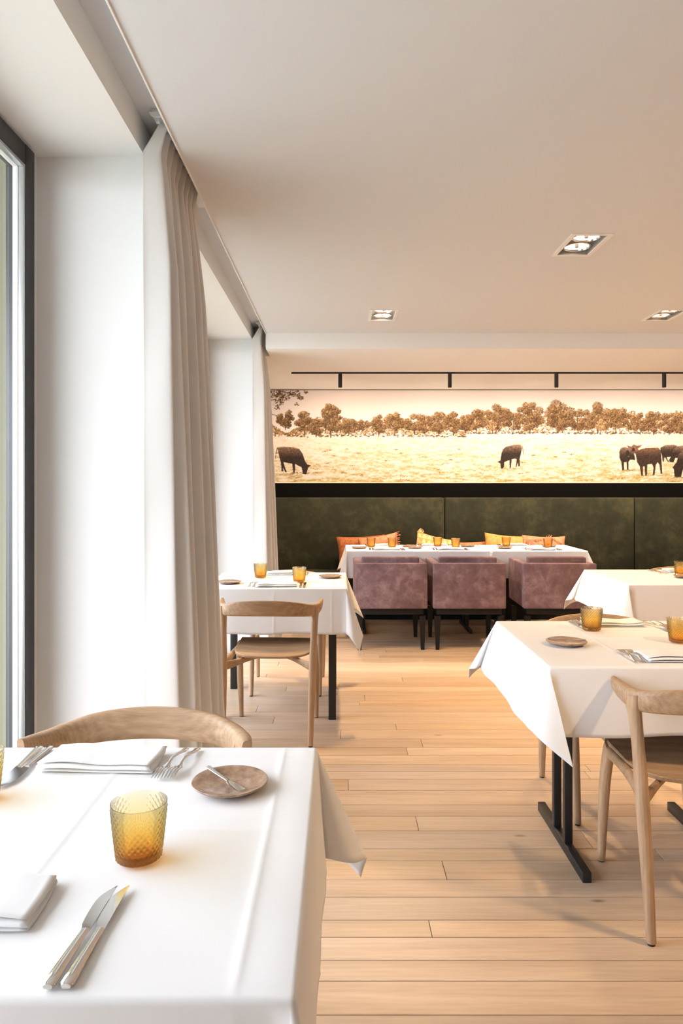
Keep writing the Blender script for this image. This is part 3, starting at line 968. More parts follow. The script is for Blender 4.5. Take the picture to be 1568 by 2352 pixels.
# ------------------------------------------------------------------ cushions
def cushion_mat(name, col, dark, scale=40):
    m, nt, b = new_mat(name)
    tc = N(nt, 'ShaderNodeTexCoord'); n1 = N(nt, 'ShaderNodeTexNoise', i_Scale=scale, i_Detail=5.0)
    rp = ramp(nt, [(0.35, dark), (0.65, col)])
    nt.links.new(tc.outputs['Object'], n1.inputs['Vector']); nt.links.new(n1.outputs['Fac'], rp.inputs[0]); nt.links.new(rp.outputs[0], b.inputs['Base Color'])
    b.inputs['Roughness'].default_value = 0.9
    b.inputs['Specular IOR Level'].default_value = 0.1
    bp = N(nt, 'ShaderNodeBump', i_Strength=0.4, i_Distance=0.002)
    nt.links.new(n1.outputs['Fac'], bp.inputs['Height']); nt.links.new(bp.outputs['Normal'], b.inputs['Normal'])
    return m
C_RUST = cushion_mat('rust_linen', srgb(172, 106, 66), srgb(140, 80, 46))
C_PINK = cushion_mat('salmon_cotton', srgb(214, 150, 112), srgb(188, 120, 84))
C_OCH = cushion_mat('ochre_cotton', srgb(212, 160, 92), srgb(190, 138, 74))
C_ORNG = cushion_mat('terracotta_cotton', srgb(206, 136, 92), srgb(184, 112, 70))
def tri_mat():
    m, nt, b = new_mat('ochre_triangle_weave')
    L = nt.links.new
    tc = N(nt, 'ShaderNodeTexCoord'); mp = N(nt, 'ShaderNodeMapping'); mp.inputs['Scale'].default_value = (18, 1, 18)
    L(tc.outputs['Object'], mp.inputs[0])
    sp = N(nt, 'ShaderNodeSeparateXYZ'); L(mp.outputs[0], sp.inputs[0])
    fx = N(nt, 'ShaderNodeMath', operation='PINGPONG'); fx.inputs[1].default_value = 0.5; L(sp.outputs[0], fx.inputs[0])
    fz = N(nt, 'ShaderNodeMath', operation='FRACT'); L(sp.outputs[2], fz.inputs[0])
    ml = N(nt, 'ShaderNodeMath', operation='MULTIPLY'); ml.inputs[1].default_value = 2.0; L(fx.outputs[0], ml.inputs[0])
    gt = N(nt, 'ShaderNodeMath', operation='GREATER_THAN'); L(ml.outputs[0], gt.inputs[0]); L(fz.outputs[0], gt.inputs[1])
    mx = N(nt, 'ShaderNodeMix', data_type='RGBA'); L(gt.outputs[0], mx.inputs[0])
    mx.inputs[6].default_value = (*srgb(196, 148, 80), 1); mx.inputs[7].default_value = (*srgb(226, 190, 128), 1)
    L(mx.outputs[2], b.inputs['Base Color']); b.inputs['Roughness'].default_value = 0.9
    return m
C_TRI = tri_mat()

def cushion(w, h, t, mat, loc, rx, ry, rz, label, fringe=None, seed=0, tassel=None):
    r = random.Random(seed)
    e = empty('cushion', loc)
    e.rotation_euler = (rx, ry, rz)
    n = 18
    verts, faces = [], []
    ph = [r.uniform(0, 6) for _ in range(4)]
    for side in (1, -1):
        off = len(verts)
        for i in range(n + 1):
            for j in range(n + 1):
                u, v = 2 * i / n - 1, 2 * j / n - 1
                pu = u * (1 - 0.08 * (1 - v * v)); pv = v * (1 - 0.08 * (1 - u * u))
                prof = ((1 - u ** 2) * (1 - v ** 2))
                b = t / 2 * (max(prof, 0) ** 0.42)
                wr = 0.006 * math.sin(9 * u + ph[0]) * math.sin(7 * v + ph[1]) * (max(prof, 0) ** 0.3) + 0.004 * math.sin(15 * (u + v) + ph[2]) * (max(prof, 0) ** 0.3)
                verts.append((pu * w / 2, side * (b + wr * (1 if side > 0 else -1)) if prof > 1e-9 else 0.0, pv * h / 2 + h / 2))
        fs = grid_faces(n + 1, n + 1, off)
        faces += fs if side < 0 else [f[::-1] for f in fs]
    me = bpy.data.meshes.new('cover'); me.from_pydata(verts, [], faces); me.update()
    bm = bmesh.new(); bm.from_mesh(me); bmesh.ops.remove_doubles(bm, verts=bm.verts, dist=0.0005); bmesh.ops.recalc_face_normals(bm, faces=bm.faces); bm.to_mesh(me); bm.free()
    me.materials.append(mat); set_smooth(me)
    o = bpy.data.objects.new('cover', me); COL.objects.link(o); o.parent = e
    if fringe:
        vv, ff = [], []
        for (a, b, side) in fringe:
            L_ = math.hypot(b[0] - a[0], b[1] - a[1])
            for k in range(int(L_ / 0.013)):
                q = (k + 0.5) / int(L_ / 0.013)
                x, z = a[0] + (b[0] - a[0]) * q, a[1] + (b[1] - a[1]) * q
                yb = -t / 2 * (max(1 - (2 * x / w) ** 2, 0) * max(1 - ((2 * z - h) / h) ** 2, 0)) ** 0.42 - 0.004
                ln = r.uniform(0.028, 0.042)
                dx, dz = side[0] + r.uniform(-0.35, 0.35), side[1] + r.uniform(-0.35, 0.35)
                pts = [(x, yb, z, 0.0035, 0.0035), (x + dx * ln * 0.5, yb - 0.006, z + dz * ln * 0.5, 0.004, 0.004), (x + dx * ln, yb - 0.008, z + dz * ln, 0.0022, 0.0022)]
                v_, f_ = sweep(pts, 5, 2.0, ref=(0, 1, 0))
                kk = len(vv); vv += v_; ff += [tuple(q2 + kk for q2 in f3) for f3 in f_]
        fo = mesh_obj('fringe', vv, ff, mat, e, 60)
        fo['kind'] = 'stuff'
    if tassel:
        for (x, z) in tassel:
            vv, ff = [], []
            for k in range(9):
                a = 2 * PI * k / 9
                v_, f_ = sweep([(x, -0.004, z, 0.004, 0.004), (x + 0.02 * math.cos(a) + 0.01, -0.01, z + 0.02 * math.sin(a) + 0.012, 0.005, 0.005), (x + 0.032 * math.cos(a) + 0.012, -0.016, z + 0.022 * math.sin(a) - 0.004, 0.003, 0.003)], 5, 2.0, ref=(0, 1, 0))
                kk = len(vv); vv += v_; ff += [tuple(q2 + kk for q2 in f3) for f3 in f_]
            mesh_obj('tassel', vv, ff, mat, e, 60)
    tag(e, label, 'cushion', 'scatter cushions on the banquette')
    return e
def cl(px, d): return (px - CX) * d / F
SZ = 0.452
cushion(0.52, 0.385, 0.13, C_RUST, (cl(833, 7.50), 7.50, SZ), math.radians(-14), math.radians(-2), 0.1, 'crumpled rust cushion sticking out past the left end of the long table', seed=1)
cushion(0.42, 0.40, 0.13, C_PINK, (cl(878, 7.36), 7.36, SZ), math.radians(-12), math.radians(-10), -0.2, 'salmon cushion with frayed tassels behind the two leftmost glasses',
        fringe=[((-0.12, 0.30), (0.19, 0.33), (0.1, -1)), ((0.20, 0.40), (0.20, 0.12), (1, 0))], seed=2)
cushion(0.42, 0.30, 0.12, C_ORNG, (cl(940, 7.52), 7.52, SZ), math.radians(-30), 0, 0, 'low terracotta cushion lying between the salmon and the triangle-patterned ones', seed=3)
cushion(0.43, 0.40, 0.13, C_TRI, (cl(988, 7.40), 7.40, SZ), math.radians(-14), math.radians(14), 0.1, 'ochre cushion woven with pale triangles, a tassel on its raised corner', tassel=[(-0.19, 0.40)], seed=4)
cushion(0.48, 0.33, 0.12, C_ORNG, (cl(1072, 7.50), 7.50, SZ), math.radians(-20), 0, 0.05, 'low plain terracotta cushion right of the triangle-patterned one', seed=5)
cushion(0.48, 0.40, 0.14, C_OCH, (cl(1162, 7.47), 7.47, SZ), math.radians(-14), math.radians(5), 0, 'plain ochre cushion beside the fringed salmon one', seed=6)
cushion(0.46, 0.395, 0.13, C_PINK, (cl(1252, 7.36), 7.36, SZ), math.radians(-14), math.radians(2), 0.05, 'salmon cushion with a curling fringe at the right end of the row',
        fringe=[((-0.22, 0.335), (-0.02, 0.36), (0.1, -1)), ((-0.02, 0.36), (0.07, 0.372), (0.3, 0.4)), ((0.07, 0.372), (0.24, 0.27), (0.5, -0.9)), ((-0.1, 0.2), (0.05, 0.2), (0, -1))], seed=7)

# ------------------------------------------------------------------ tablecloths
def axis_samples(a, b, n, marks):
    s = set(np.round(np.linspace(a, b, n), 5).tolist())
    for m_ in marks:
        if a + 0.01 < m_ < b - 0.01:
            for q in (-0.02, -0.012, -0.007, -0.0035, 0, 0.0035, 0.007, 0.012, 0.02):
                s.add(round(m_ + q, 5))
    return sorted(s)

def tablecloth(x0, x1, y0, y1, z, over, corners, label, creaseX=(), creaseY=(), seed=0, flare=4.0, wave=0.005, group='white tablecloths', fl_side=None):
    """over: overhang (L,R,F,B). corners: for FL,FR,BL,BR (ridge fraction, ridge tilt deg, direction 0..1 from the front/back side to the left/right side, bulge)"""
    r = random.Random(seed)
    R = 0.009
    FLR = {k_: math.radians((fl_side or {}).get(k_, flare)) for k_ in 'LRFB'}
    oL, oR, oF, oB = over
    xs_ = axis_samples(x0, x1, 30, creaseX)
    ys_ = axis_samples(y0, y1, 28, creaseY)
    def cr(v, marks, amp=0.0013, sg=0.0065):
        return sum(amp * math.exp(-((v - m_) / sg) ** 2) for m_ in marks)
    verts, faces = [], []
    # top
    for x in xs_:
        for y in ys_:
            edge = min(x - x0, x1 - x, y - y0, y1 - y)
            k = min(1.0, edge / 0.03)
            dz = (cr(x, creaseX) + cr(y, creaseY)) * k + 0.0006 * math.sin(23 * x + 17 * y) * k
            verts.append((x, y, z + dz))
    faces += grid_faces(len(xs_), len(ys_))
    arc = R * PI / 2
    def prof(t, A):
        if t < arc:
            a = t / R
            return R * math.sin(a), R * (1 - math.cos(a))
        q = t - arc
        return R + q * math.sin(A), R + q * math.cos(A)
    nv = 22
    def panel_side(side):
        nonlocal verts, faces
        if side in 'FB':
            ss, ov, marks = xs_, (oF if side == 'F' else oB), creaseX
        else:
            ss, ov, marks = ys_, (oL if side == 'L' else oR), creaseY
        p1, p2, p3 = r.uniform(0, 6), r.uniform(0, 6), r.uniform(0, 6)
        off = len(verts)
        L_ = ss[-1] - ss[0]
        for s in ss:
            q = (s - ss[0]) / L_
            fade = math.sin(PI * q) ** 0.6 if 0 < q < 1 else 0.0
            for j in range(nv):
                t = ov * (j / (nv - 1)) if j > 5 else (arc * j / 5 if j <= 5 else 0)
                if j > 5: t = arc + (ov - arc) * (j - 5) / (nv - 6)
                o_, dn = prof(t, FLR[side])
                hang = max(0, t - arc) / ov
                o_ += fade * hang * (wave * math.sin(q * 9 + p1) + wave * 0.7 * math.sin(q * 17 + p2)) + cr(s, marks) * min(1, hang * 6)
                dn -= fade * hang * 0.004 * math.sin(q * 11 + p3)
                if side == 'F': verts.append((s, y0 - o_, z - dn))
                elif side == 'B': verts.append((s, y1 + o_, z - dn))
                elif side == 'L': verts.append((x0 - o_, s, z - dn))
                else: verts.append((x1 + o_, s, z - dn))
        fs = grid_faces(len(ss), nv, off)
        faces += fs if side in 'FR' else [f[::-1] for f in fs]
    for s in 'FBLR': panel_side(s)
    # corners
    nphi = 33
    for key, (cx_, cy_, e1, e2, a1, a2) in {
        'FL': (x0, y0, np.array((0, -1.0)), np.array((-1.0, 0)), oF, oL), 'FR': (x1, y0, np.array((0, -1.0)), np.array((1.0, 0)), oF, oR),
        'BL': (x0, y1, np.array((0, 1.0)), np.array((-1.0, 0)), oB, oL), 'BR': (x1, y1, np.array((0, 1.0)), np.array((1.0, 0)), oB, oR)}.items():
        pr, tilt, dr, bulge = corners.get(key, (0.5, 26, 0.5, 0.16))
        A = math.radians(tilt)
        od = e1 * math.cos(dr * PI / 2) + e2 * math.sin(dr * PI / 2)
        pe = e1 * math.sin(dr * PI / 2) - e2 * math.cos(dr * PI / 2)
        off = len(verts)
        fset = sorted(set([round(i / (nphi - 2), 6) for i in range(nphi - 1)] + [round(math.atan2(a2, a1) / (PI / 2), 6)]))
        if len(fset) < nphi: fset = sorted(set(fset + [pr + 0.0007]))
        nph = len(fset)
        for f in fset:
            phi = f * PI / 2
            rm = min(a1 / max(math.cos(phi), 1e-6), a2 / max(math.sin(phi), 1e-6))
            if f < pr: tt = f / pr; sgn = 1
            else: tt = (1 - f) / (1 - pr); sgn = -1
            tt_s = tt ** 0.9
            hv = (e1 * (1 - f) * math.sin(FLR[key[0]]) + e2 * f * math.sin(FLR[key[1]])) * (1 - tt) + od * math.sin(A) * tt_s + pe * sgn * bulge * math.sin(PI * tt) * 0.5
            hn = float(np.linalg.norm(hv))
            dn_ = math.sqrt(max(0.05, 1 - hn * hn))
            h0 = e1 * math.cos(phi) + e2 * math.sin(phi)
            for j in range(nv):
                t = arc * j / 5 if j <= 5 else arc + (rm - arc) * (j - 5) / (nv - 6)
                if t < arc:
                    a = t / R
                    p = h0 * R * math.sin(a); d = R * (1 - math.cos(a))
                else:
                    q = t - arc
                    cur = 0.06 * math.sin(PI * tt) * sgn * (q / rm) ** 2 * q
                    p = h0 * R + hv * q + pe * cur; d = R + dn_ * q
                verts.append((cx_ + p[0], cy_ + p[1], z - d))
        fs = grid_faces(nph, nv, off)
        faces += fs if key in ('FR', 'BL') else [f_[::-1] for f_ in fs]
    me = bpy.data.meshes.new('tablecloth'); me.from_pydata(verts, [], faces); me.update()
    bm = bmesh.new(); bm.from_mesh(me)
    bmesh.ops.remove_doubles(bm, verts=bm.verts, dist=0.0004)
    bmesh.ops.recalc_face_normals(bm, faces=bm.faces)
    bm.to_mesh(me); bm.free()
    me.materials.append(M['linen']); set_smooth(me)
    o = bpy.data.objects.new('tablecloth', me); COL.objects.link(o)
    sd = o.modifiers.new('thickness', 'SOLIDIFY'); sd.thickness = 0.0016; sd.offset = -1
    # hem band along the edge is part of the same cloth
    tag(o, label, 'tablecloth', group)
    return o

ZT = 0.762
TW = 0.85
T1 = (-0.0556 - TW, -0.0556, 0.818, 1.590)
T2 = (-0.775, 0.040, 4.09, 4.84)
T3 = (0.682, 0.682 + TW, 2.315, 3.090)
T4 = (1.715, 3.015, 4.25, 5.01)
T5 = (0.075, 1.360, 6.49, 7.14)
T6 = (1.390, 2.240, 6.49, 7.14)
tablecloth(*T1, ZT, (0.22, 0.25, 0.24, 0.25), {'FR': (0.55, 20, 0.5, 0.2), 'BR': (0.64, 25, 0.80, 0.22)},
           'white tablecloth on the nearest table at the lower left', (-0.12, -0.4525, -0.785), (1.2075, 1.529), 1, fl_side={'B': 1})
tablecloth(*T2, ZT, (0.26, 0.25, 0.262, 0.25), {'FR': (0.68, 21, 0.75, 0.22), 'BR': (0.5, 24, 0.7, 0.2)},
           'white tablecloth on the table by the far curtain', (-0.369, -0.04), (4.45,), 2)
tablecloth(*T3, ZT, (0.215, 0.22, 0.228, 0.205), {'FL': (0.48, 19, -0.34, 0.20), 'BL': (0.68, 29, 0.85, 0.30)},
           'white tablecloth with a long hanging corner on the near right table', (0.967, 1.30), (2.75,), 3, fl_side={'L': 19, 'F': 3})
tablecloth(*T4, ZT, (0.225, 0.2, 0.24, 0.235), {'FL': (0.46, 17, -0.1, 0.22), 'BL': (0.68, 30, 0.85, 0.30)},
           'white tablecloth on the table at the right picture edge, beyond the near right one', (2.05, 2.4), (4.7,), 4, fl_side={'L': 19, 'F': 3})
tablecloth(T5[0], T5[1], T5[2], T5[3], ZT, (0.24, 0.03, 0.25, 0.15), {'FL': (0.5, 22, 0.6, 0.2)},
           'white tablecloth on the wider left table in front of the banquette', (0.70,), (6.82,), 5, wave=0.003)
tablecloth(T6[0], T6[1], T6[2], T6[3], ZT, (0.004 + 0.022, 0.22, 0.25, 0.15), {'FR': (0.5, 26, 0.6, 0.2)},
           'white tablecloth on the right table in front of the banquette', (1.80,), (6.82,), 6, wave=0.003)

# ------------------------------------------------------------------ tables
def table(rect, kind, label, inset=None):
    x0, x1, y0, y1 = rect
    cx_, cy_ = (x0 + x1) / 2, (y0 + y1) / 2
    e = empty('dining_table', (cx_, cy_, 0))
    hx, hy = (x1 - x0) / 2, (y1 - y0) / 2
    g = 0.004
    box_obj('tabletop', (-hx + g, hx - g, -hy + g, hy - g, ZT - 0.034, ZT - 0.004), M['blackwood'], e, 0.003)
    if kind == 'legs':
        for sx in (-1, 1):
            for sy in (-1, 1):
                cxl, cyl = sx * (hx - 0.078), sy * (hy - 0.062)
                box_obj('leg', (cxl - 0.0215, cxl + 0.0215, cyl - 0.0215, cyl + 0.0215, 0, ZT - 0.034), M['black'], e, 0.002)
    else:
        for sx in (-1, 1):
            bx_ = sx * (hx - 0.157)
            box_obj('foot_bar', (bx_ - 0.0155, bx_ + 0.0155, -0.275, 0.275, 0.0, 0.036), M['black'], e, 0.003)
            for yy in (-0.065, 0.065):
                box_obj('post', (bx_ - 0.0145, bx_ + 0.0145, yy - 0.0145, yy + 0.0145, 0.036, ZT - 0.06), M['black'], e, 0.002)
            box_obj('top_bearer', (bx_ - 0.0155, bx_ + 0.0155, -0.27, 0.27, ZT - 0.06, ZT - 0.034), M['black'], e, 0.002)
    tag(e, label, 'table', 'cloth-covered dining tables')
table(T1, 'post', 'dining table under the nearest white cloth at the lower left')
table(T2, 'legs', 'table with four square black legs by the far curtain')
table(T3, 'post', 'near right table with twin black posts on a foot bar')
table(T4, 'post', 'table under the cloth at the right picture edge, behind the near right table')
table((T5[0], T5[1], T5[2], T5[3]), 'post', 'wider left table with black feet in front of the banquette')
table((T6[0], T6[1], T6[2], T6[3]), 'post', 'right table in front of the banquette')

# ------------------------------------------------------------------ oak chairs
def make_chair():
    e = empty('oak_chair')
    # curved backrest with ears that run forward into short arm stubs
    half = [(0.0, -0.250, 0.754, 0.670, 0.0105), (0.08, -0.244, 0.751, 0.669, 0.011), (0.158, -0.226, 0.742, 0.666, 0.0125), (0.212, -0.194, 0.729, 0.662, 0.017),
            (0.243, -0.150, 0.724, 0.660, 0.0195), (0.260, -0.100, 0.729, 0.674, 0.0175), (0.270, -0.050, 0.736, 0.694, 0.010)]
    pts = [(-p[0], *p[1:]) for p in half[:0:-1]] + half
    cv = catmull(pts, 5)
    rings = []
    n = 16
    for i, p in enumerate(cv):
        a, b = cv[max(i - 1, 0)], cv[min(i + 1, len(cv) - 1)]
        t = np.array((b[0] - a[0], b[1] - a[1])); t /= np.linalg.norm(t)
        nrm = np.array((t[1], -t[0]))          # points backwards/outwards
        zc, hh, th = (p[2] + p[3]) / 2, (p[2] - p[3]) / 2, p[4]
        ring = []
        for j in range(n):
            a_ = 2 * PI * j / n
            c_, s_ = math.cos(a_), math.sin(a_)
            u = math.copysign(abs(c_) ** (2 / 3.2), c_) * th
            w = math.copysign(abs(s_) ** (2 / 3.2), s_) * hh
            lean = 0.10 * w
            ring.append((p[0] + nrm[0] * (u + lean), p[1] + nrm[1] * (u + lean), zc + w))
        rings.append(ring)
    v, f = loft(rings)
    mesh_obj('backrest', v, f, M['oak'], e, 50)
    for s in (-1, 1):
        path = catmull([(s * 0.228, -0.244, 0.006, 0.0135, 0.0135), (s * 0.230, -0.228, 0.15, 0.0165, 0.0165), (s * 0.233, -0.205, 0.32, 0.0190, 0.0200), (s * 0.236, -0.190, 0.44, 0.0195, 0.0205),
                        (s * 0.240, -0.174, 0.56, 0.0180, 0.0185), (s * 0.243, -0.160, 0.64, 0.0185, 0.023), (s * 0.245, -0.150, 0.676, 0.0195, 0.036), (s * 0.246, -0.143, 0.698, 0.0180, 0.046)], 4)
        v, f = sweep([tuple(p) for p in path], 14, 2.4)
        lg = mesh_obj('rear_leg', v, f, M['oakz'], e, 50)
        v, f = loft([disc(0.011, 0, 12, s * 0.228, -0.244), disc(0.011, 0.007, 12, s * 0.228, -0.244)])
        mesh_obj('glide', v, f, M['black'], lg)
        path = catmull([(s * 0.219, 0.228, 0.006, 0.0135, 0.0135), (s * 0.2195, 0.210, 0.15, 0.0165, 0.0165), (s * 0.219, 0.188, 0.30, 0.0185, 0.0195), (s * 0.217, 0.160, 0.405, 0.018, 0.028), (s * 0.215, 0.145, 0.437, 0.014, 0.040)], 4)
        v, f = sweep([tuple(p) for p in path], 14, 2.4)
        lg = mesh_obj('front_leg', v, f, M['oakz'], e, 50)
        v, f = loft([disc(0.011, 0, 12, s * 0.219, 0.228), disc(0.011, 0.007, 12, s * 0.219, 0.228)])
        mesh_obj('glide', v, f, M['black'], lg)
        path = catmull([(s * 0.234, -0.190, 0.405, 0.013, 0.026), (s * 0.224, -0.10, 0.418, 0.0125, 0.020), (s * 0.220, 0.02, 0.424, 0.012, 0.0165), (s * 0.217, 0.14, 0.420, 0.013, 0.020)], 4)
        v, f = sweep([tuple(p) for p in path], 12, 3.0)
        mesh_obj('side_rail', v, f, M['oak'], e, 50)
        path = catmull([(s * 0.232, -0.192, 0.398, 0.011, 0.024), (s * 0.175, -0.120, 0.402, 0.0105, 0.019), (s * 0.11, -0.045, 0.410, 0.010, 0.015), (s * 0.03, 0.03, 0.414, 0.010, 0.011)], 4)
        v, f = sweep([tuple(p) for p in path], 10, 3.0, ref=(s * 0.8, -0.6, 0))
        mesh_obj('seat_brace', v, f, M['oak'], e, 50)
    box_obj('front_rail', (-0.213, 0.213, 0.13, 0.152, 0.395, 0.430), M['oak'], e, 0.004)
    # thin shaped seat: straight front edge, rounded back
    nb = 24
    outline = [(-0.222, 0.262), (0.222, 0.262)]
    for k in range(nb + 1):
        a = PI * k / nb
        c_, s_ = math.cos(a), math.sin(a)
        outline.append((0.214 * math.copysign(abs(c_) ** 0.72, c_), 0.03 - 0.165 * abs(s_) ** 0.85))
    def sz(x, y): return 0.446 + 0.010 * (y / 0.26) - 0.012 * max(0, 1 - (x / 0.21) ** 2) * max(0, 1 - ((y - 0.04) / 0.2) ** 2)
    rings = []
    cxs, cys = 0.0, 0.08
    for sc_, dz in ((1.0, -0.013), (1.0, -0.003), (0.985, 0.0), (0.8, 0.0), (0.55, 0.0), (0.3, 0.0), (0.08, 0.0)):
        rings.append([(cxs + (x - cxs) * sc_, cys + (y - cys) * sc_, sz(cxs + (x - cxs) * sc_, cys + (y - cys) * sc_) + dz) for x, y in outline])
    v, f = loft(rings)
    mesh_obj('seat', v, f, M['oak'], e, 40)
    return e
chair0 = make_chair()
CH = [((-0.492, 1.664), PI - 0.02, 'pale oak chair behind the nearest table, only its curved back showing'),
      ((-0.362, 3.955), -0.05, 'pale oak chair with its back to the camera at the four-legged table'),
      ((-0.342, 4.825), PI, 'pale oak chair on the far side of the four-legged table'),
      ((1.150, 2.338), math.radians(-2), 'pale oak chair with its back to the camera, cut by the right edge'),
      ((1.165, 3.075), PI, 'pale oak chair on the far side of the near right table'),
      ((2.46, 5.03), PI, 'pale oak chair behind the table at the right picture edge')]
for i, ((x, y), rz, lab) in enumerate(CH):
    c = chair0 if i == 0 else copy_tree(chair0)
    c.location = (x, y, 0)
    c.rotation_euler = (0, 0, rz)
    tag(c, lab, 'chair', 'pale oak dining chairs')

# ------------------------------------------------------------------ velvet armchairs
def make_armchair():
    e = empty('velvet_armchair')
    w = 0.297
    zt, zb = 0.712, 0.342
    box_obj('back_panel', (-w, w, -0.29, -0.215, zb, zt), M['mauve'], e, 0.010, 3)
    for s in (-1, 1):
        a, b = sorted((s * w, s * (w - 0.065)))
        box_obj('arm', (a, b, -0.218, 0.29, zb, zt - 0.004), M['mauve'], e, 0.012, 3)
    box_obj('seat_cushion', (-w + 0.067, w - 0.067, -0.16, 0.285, 0.345, 0.475), M['mauve'], e, 0.03, 4)
    box_obj('back_cushion', (-w + 0.058, w - 0.058, -0.214, -0.12, 0.44, 0.758), M['mauve'], e, 0.016, 3)
    box_obj('seat_frame', (-w + 0.03, w - 0.03, -0.262, 0.262, 0.29, 0.345), M['blackwood'], e, 0.004)
    for sx in (-1, 1):
        for sy in (-1, 1):
            x, y = sx * (w - 0.035), sy * 0.25
            v, f = loft([[(x - sx * 0.003 + a * q, y + b * q, z) for a, b in ((-1, -1), (1, -1), (1, 1), (-1, 1))] for z, q in ((0, 0.014), (0.28, 0.024))])
            mesh_obj('leg', v, f, M['blackwood'], e)
    return e
arm0 = make_armchair()
for i, (x, lab) in enumerate(((0.426, 'leftmost mauve velvet armchair at the long table'), (1.071, 'middle mauve velvet armchair of the three at the long table'),
                              (1.814, 'rightmost mauve velvet armchair, partly behind a white tablecloth'))):
    c = arm0 if i == 0 else copy_tree(arm0)
    c.location = (x, 6.160, 0)
    c.rotation_euler = (0, 0, (0.012, -0.006, -0.02)[i])
    tag(c, lab, 'armchair', 'mauve velvet armchairs')

# ------------------------------------------------------------------ tableware
def make_glass():
    n, m_ = 182, 64
    Hh = 0.088
    def rad(z): return 0.0335 + (0.0432 - 0.0335) * (z / Hh) ** 0.9
    rings = []
    rings.append([(0.004 * math.cos(2 * PI * j / n), 0.004 * math.sin(2 * PI * j / n), 0.0015) for j in range(n)])
    rings.append([(0.028 * math.cos(2 * PI * j / n), 0.028 * math.sin(2 * PI * j / n), 0.0008) for j in range(n)])
    for i in range(m_):
        z = 0.0008 + (Hh - 0.0008) * i / (m_ - 1)
        q = min(1, i / 3.0)
        fade = 1 if z < Hh - 0.008 else max(0, (Hh - 0.003 - z) / 0.005)
        ring = []
        for j in range(n):
            th = 2 * PI * j / n
            k = abs(math.sin(13 * th + z * 300)) * abs(math.sin(13 * th - z * 300))
            r_ = rad(z) - 0.0035 * (1 - q) ** 2 + 0.0021 * fade * (k - 0.3) * q
            ring.append((r_ * math.cos(th), r_ * math.sin(th), z))
        rings.append(ring)
    for i in range(13):
        z = Hh - (Hh - 0.010) * i / 12
        r_ = rad(z) - 0.0022 if i else rad(z) - 0.0012
        if i == 12: r_ *= 0.9
        rings.append([(r_ * math.cos(2 * PI * j / n), r_ * math.sin(2 * PI * j / n), z + (0.0004 if i == 0 else 0)) for j in range(n)])
    rings.append([(0.004 * math.cos(2 * PI * j / n), 0.004 * math.sin(2 * PI * j / n), 0.0085) for j in range(n)])
    v, f = loft(rings)
    me = bpy.data.meshes.new('amber_tumbler'); me.from_pydata(v, [], f); me.update()
    me.materials.append(M['amber']); set_smooth(me, 70)
    return me
GLASS = make_glass()
GZ0 = ZT + 0.0024
def put(name, me, loc, rz, label, cat, group):
    o = bpy.data.objects.new(name, me)
    COL.objects.link(o)
    o.location = loc
    o.rotation_euler = (0, 0, rz)
    tag(o, label, cat, group)
    return o
gl = [((-0.3096, 1.113), 'large amber diamond-patterned tumbler in the foreground'),
      ((-0.664, 1.325), 'amber tumbler barely showing at the left picture edge'),
      ((-0.497, 4.56), 'left amber tumbler on the table by the far curtain'),
      ((-0.240, 4.35), 'right amber tumbler on the table by the far curtain'),
      ((1.016, 2.89), 'amber tumbler before the oak chair back on the near right table'),
      ((1.262, 2.665), 'amber tumbler at the right picture edge on the near right table'),
      ((2.236, 4.70), 'amber tumbler beside a plate on the table beyond, at the right edge'),
      ((0.307, 6.86), 'leftmost amber tumbler on the long table'),
      ((0.505, 6.83), 'second amber tumbler from the left on the long table'),
      ((0.955, 6.95), 'third amber tumbler from the left on the long table'),
      ((1.105, 6.80), 'fourth amber tumbler from the left on the long table'),
      ((1.625, 6.98), 'amber tumbler in front of the ochre cushion'),
      ((1.967, 6.76), 'amber tumbler in front of the fringed salmon cushion')]
for i, ((x, y), lab) in enumerate(gl):
    put('amber_tumbler', GLASS, (x, y, GZ0), i * 0.7, lab, 'glass', 'amber tumblers')

def make_plate():
    n = 64
    r = random.Random(2)
    wob = [(r.uniform(0.2, 0.9), r.uniform(0, 6), k) for k in (2, 3, 5)]
    prof = [(0.001, 0.0025), (0.030, 0.0022), (0.040, 0.0), (0.046, 0.0002), (0.066, 0.0070), (0.0725, 0.0115), (0.0732, 0.0133), (0.0715, 0.0140), (0.062, 0.0105), (0.045, 0.0068), (0.02, 0.0056), (0.001, 0.0055)]
    rings = []
    for rr, z in prof:
        ring = []
        for j in range(n):
            th = 2 * PI * j / n
            w = 1 + 0.008 * sum(a * math.sin(k * th + p) for a, p, k in wob) * (rr / 0.073)
            ring.append((rr * w * math.cos(th), rr * w * math.sin(th), z))
        rings.append(ring)
    v, f = loft(rings)
    me = bpy.data.meshes.new('side_plate'); me.from_pydata(v, [], f); me.update()
    me.materials.append(M['stone']); set_smooth(me)
    return me
PLATE = make_plate()

def flat_loft(stations, mat_name='steel'):
    """stations along +y: (y, half width, z bottom, z top) -> lens-like section"""
    rings = []
    for (y, w, zb, zt_) in stations:
        zm = (zb + zt_) / 2
        rings.append([(-w, y, zm), (-w * 0.75, y, zt_ - (zt_ - zm) * 0.25), (0, y, zt_), (w * 0.75, y, zt_ - (zt_ - zm) * 0.25), (w, y, zm), (w * 0.7, y, zb), (-w * 0.7, y, zb)])
    return loft(rings)

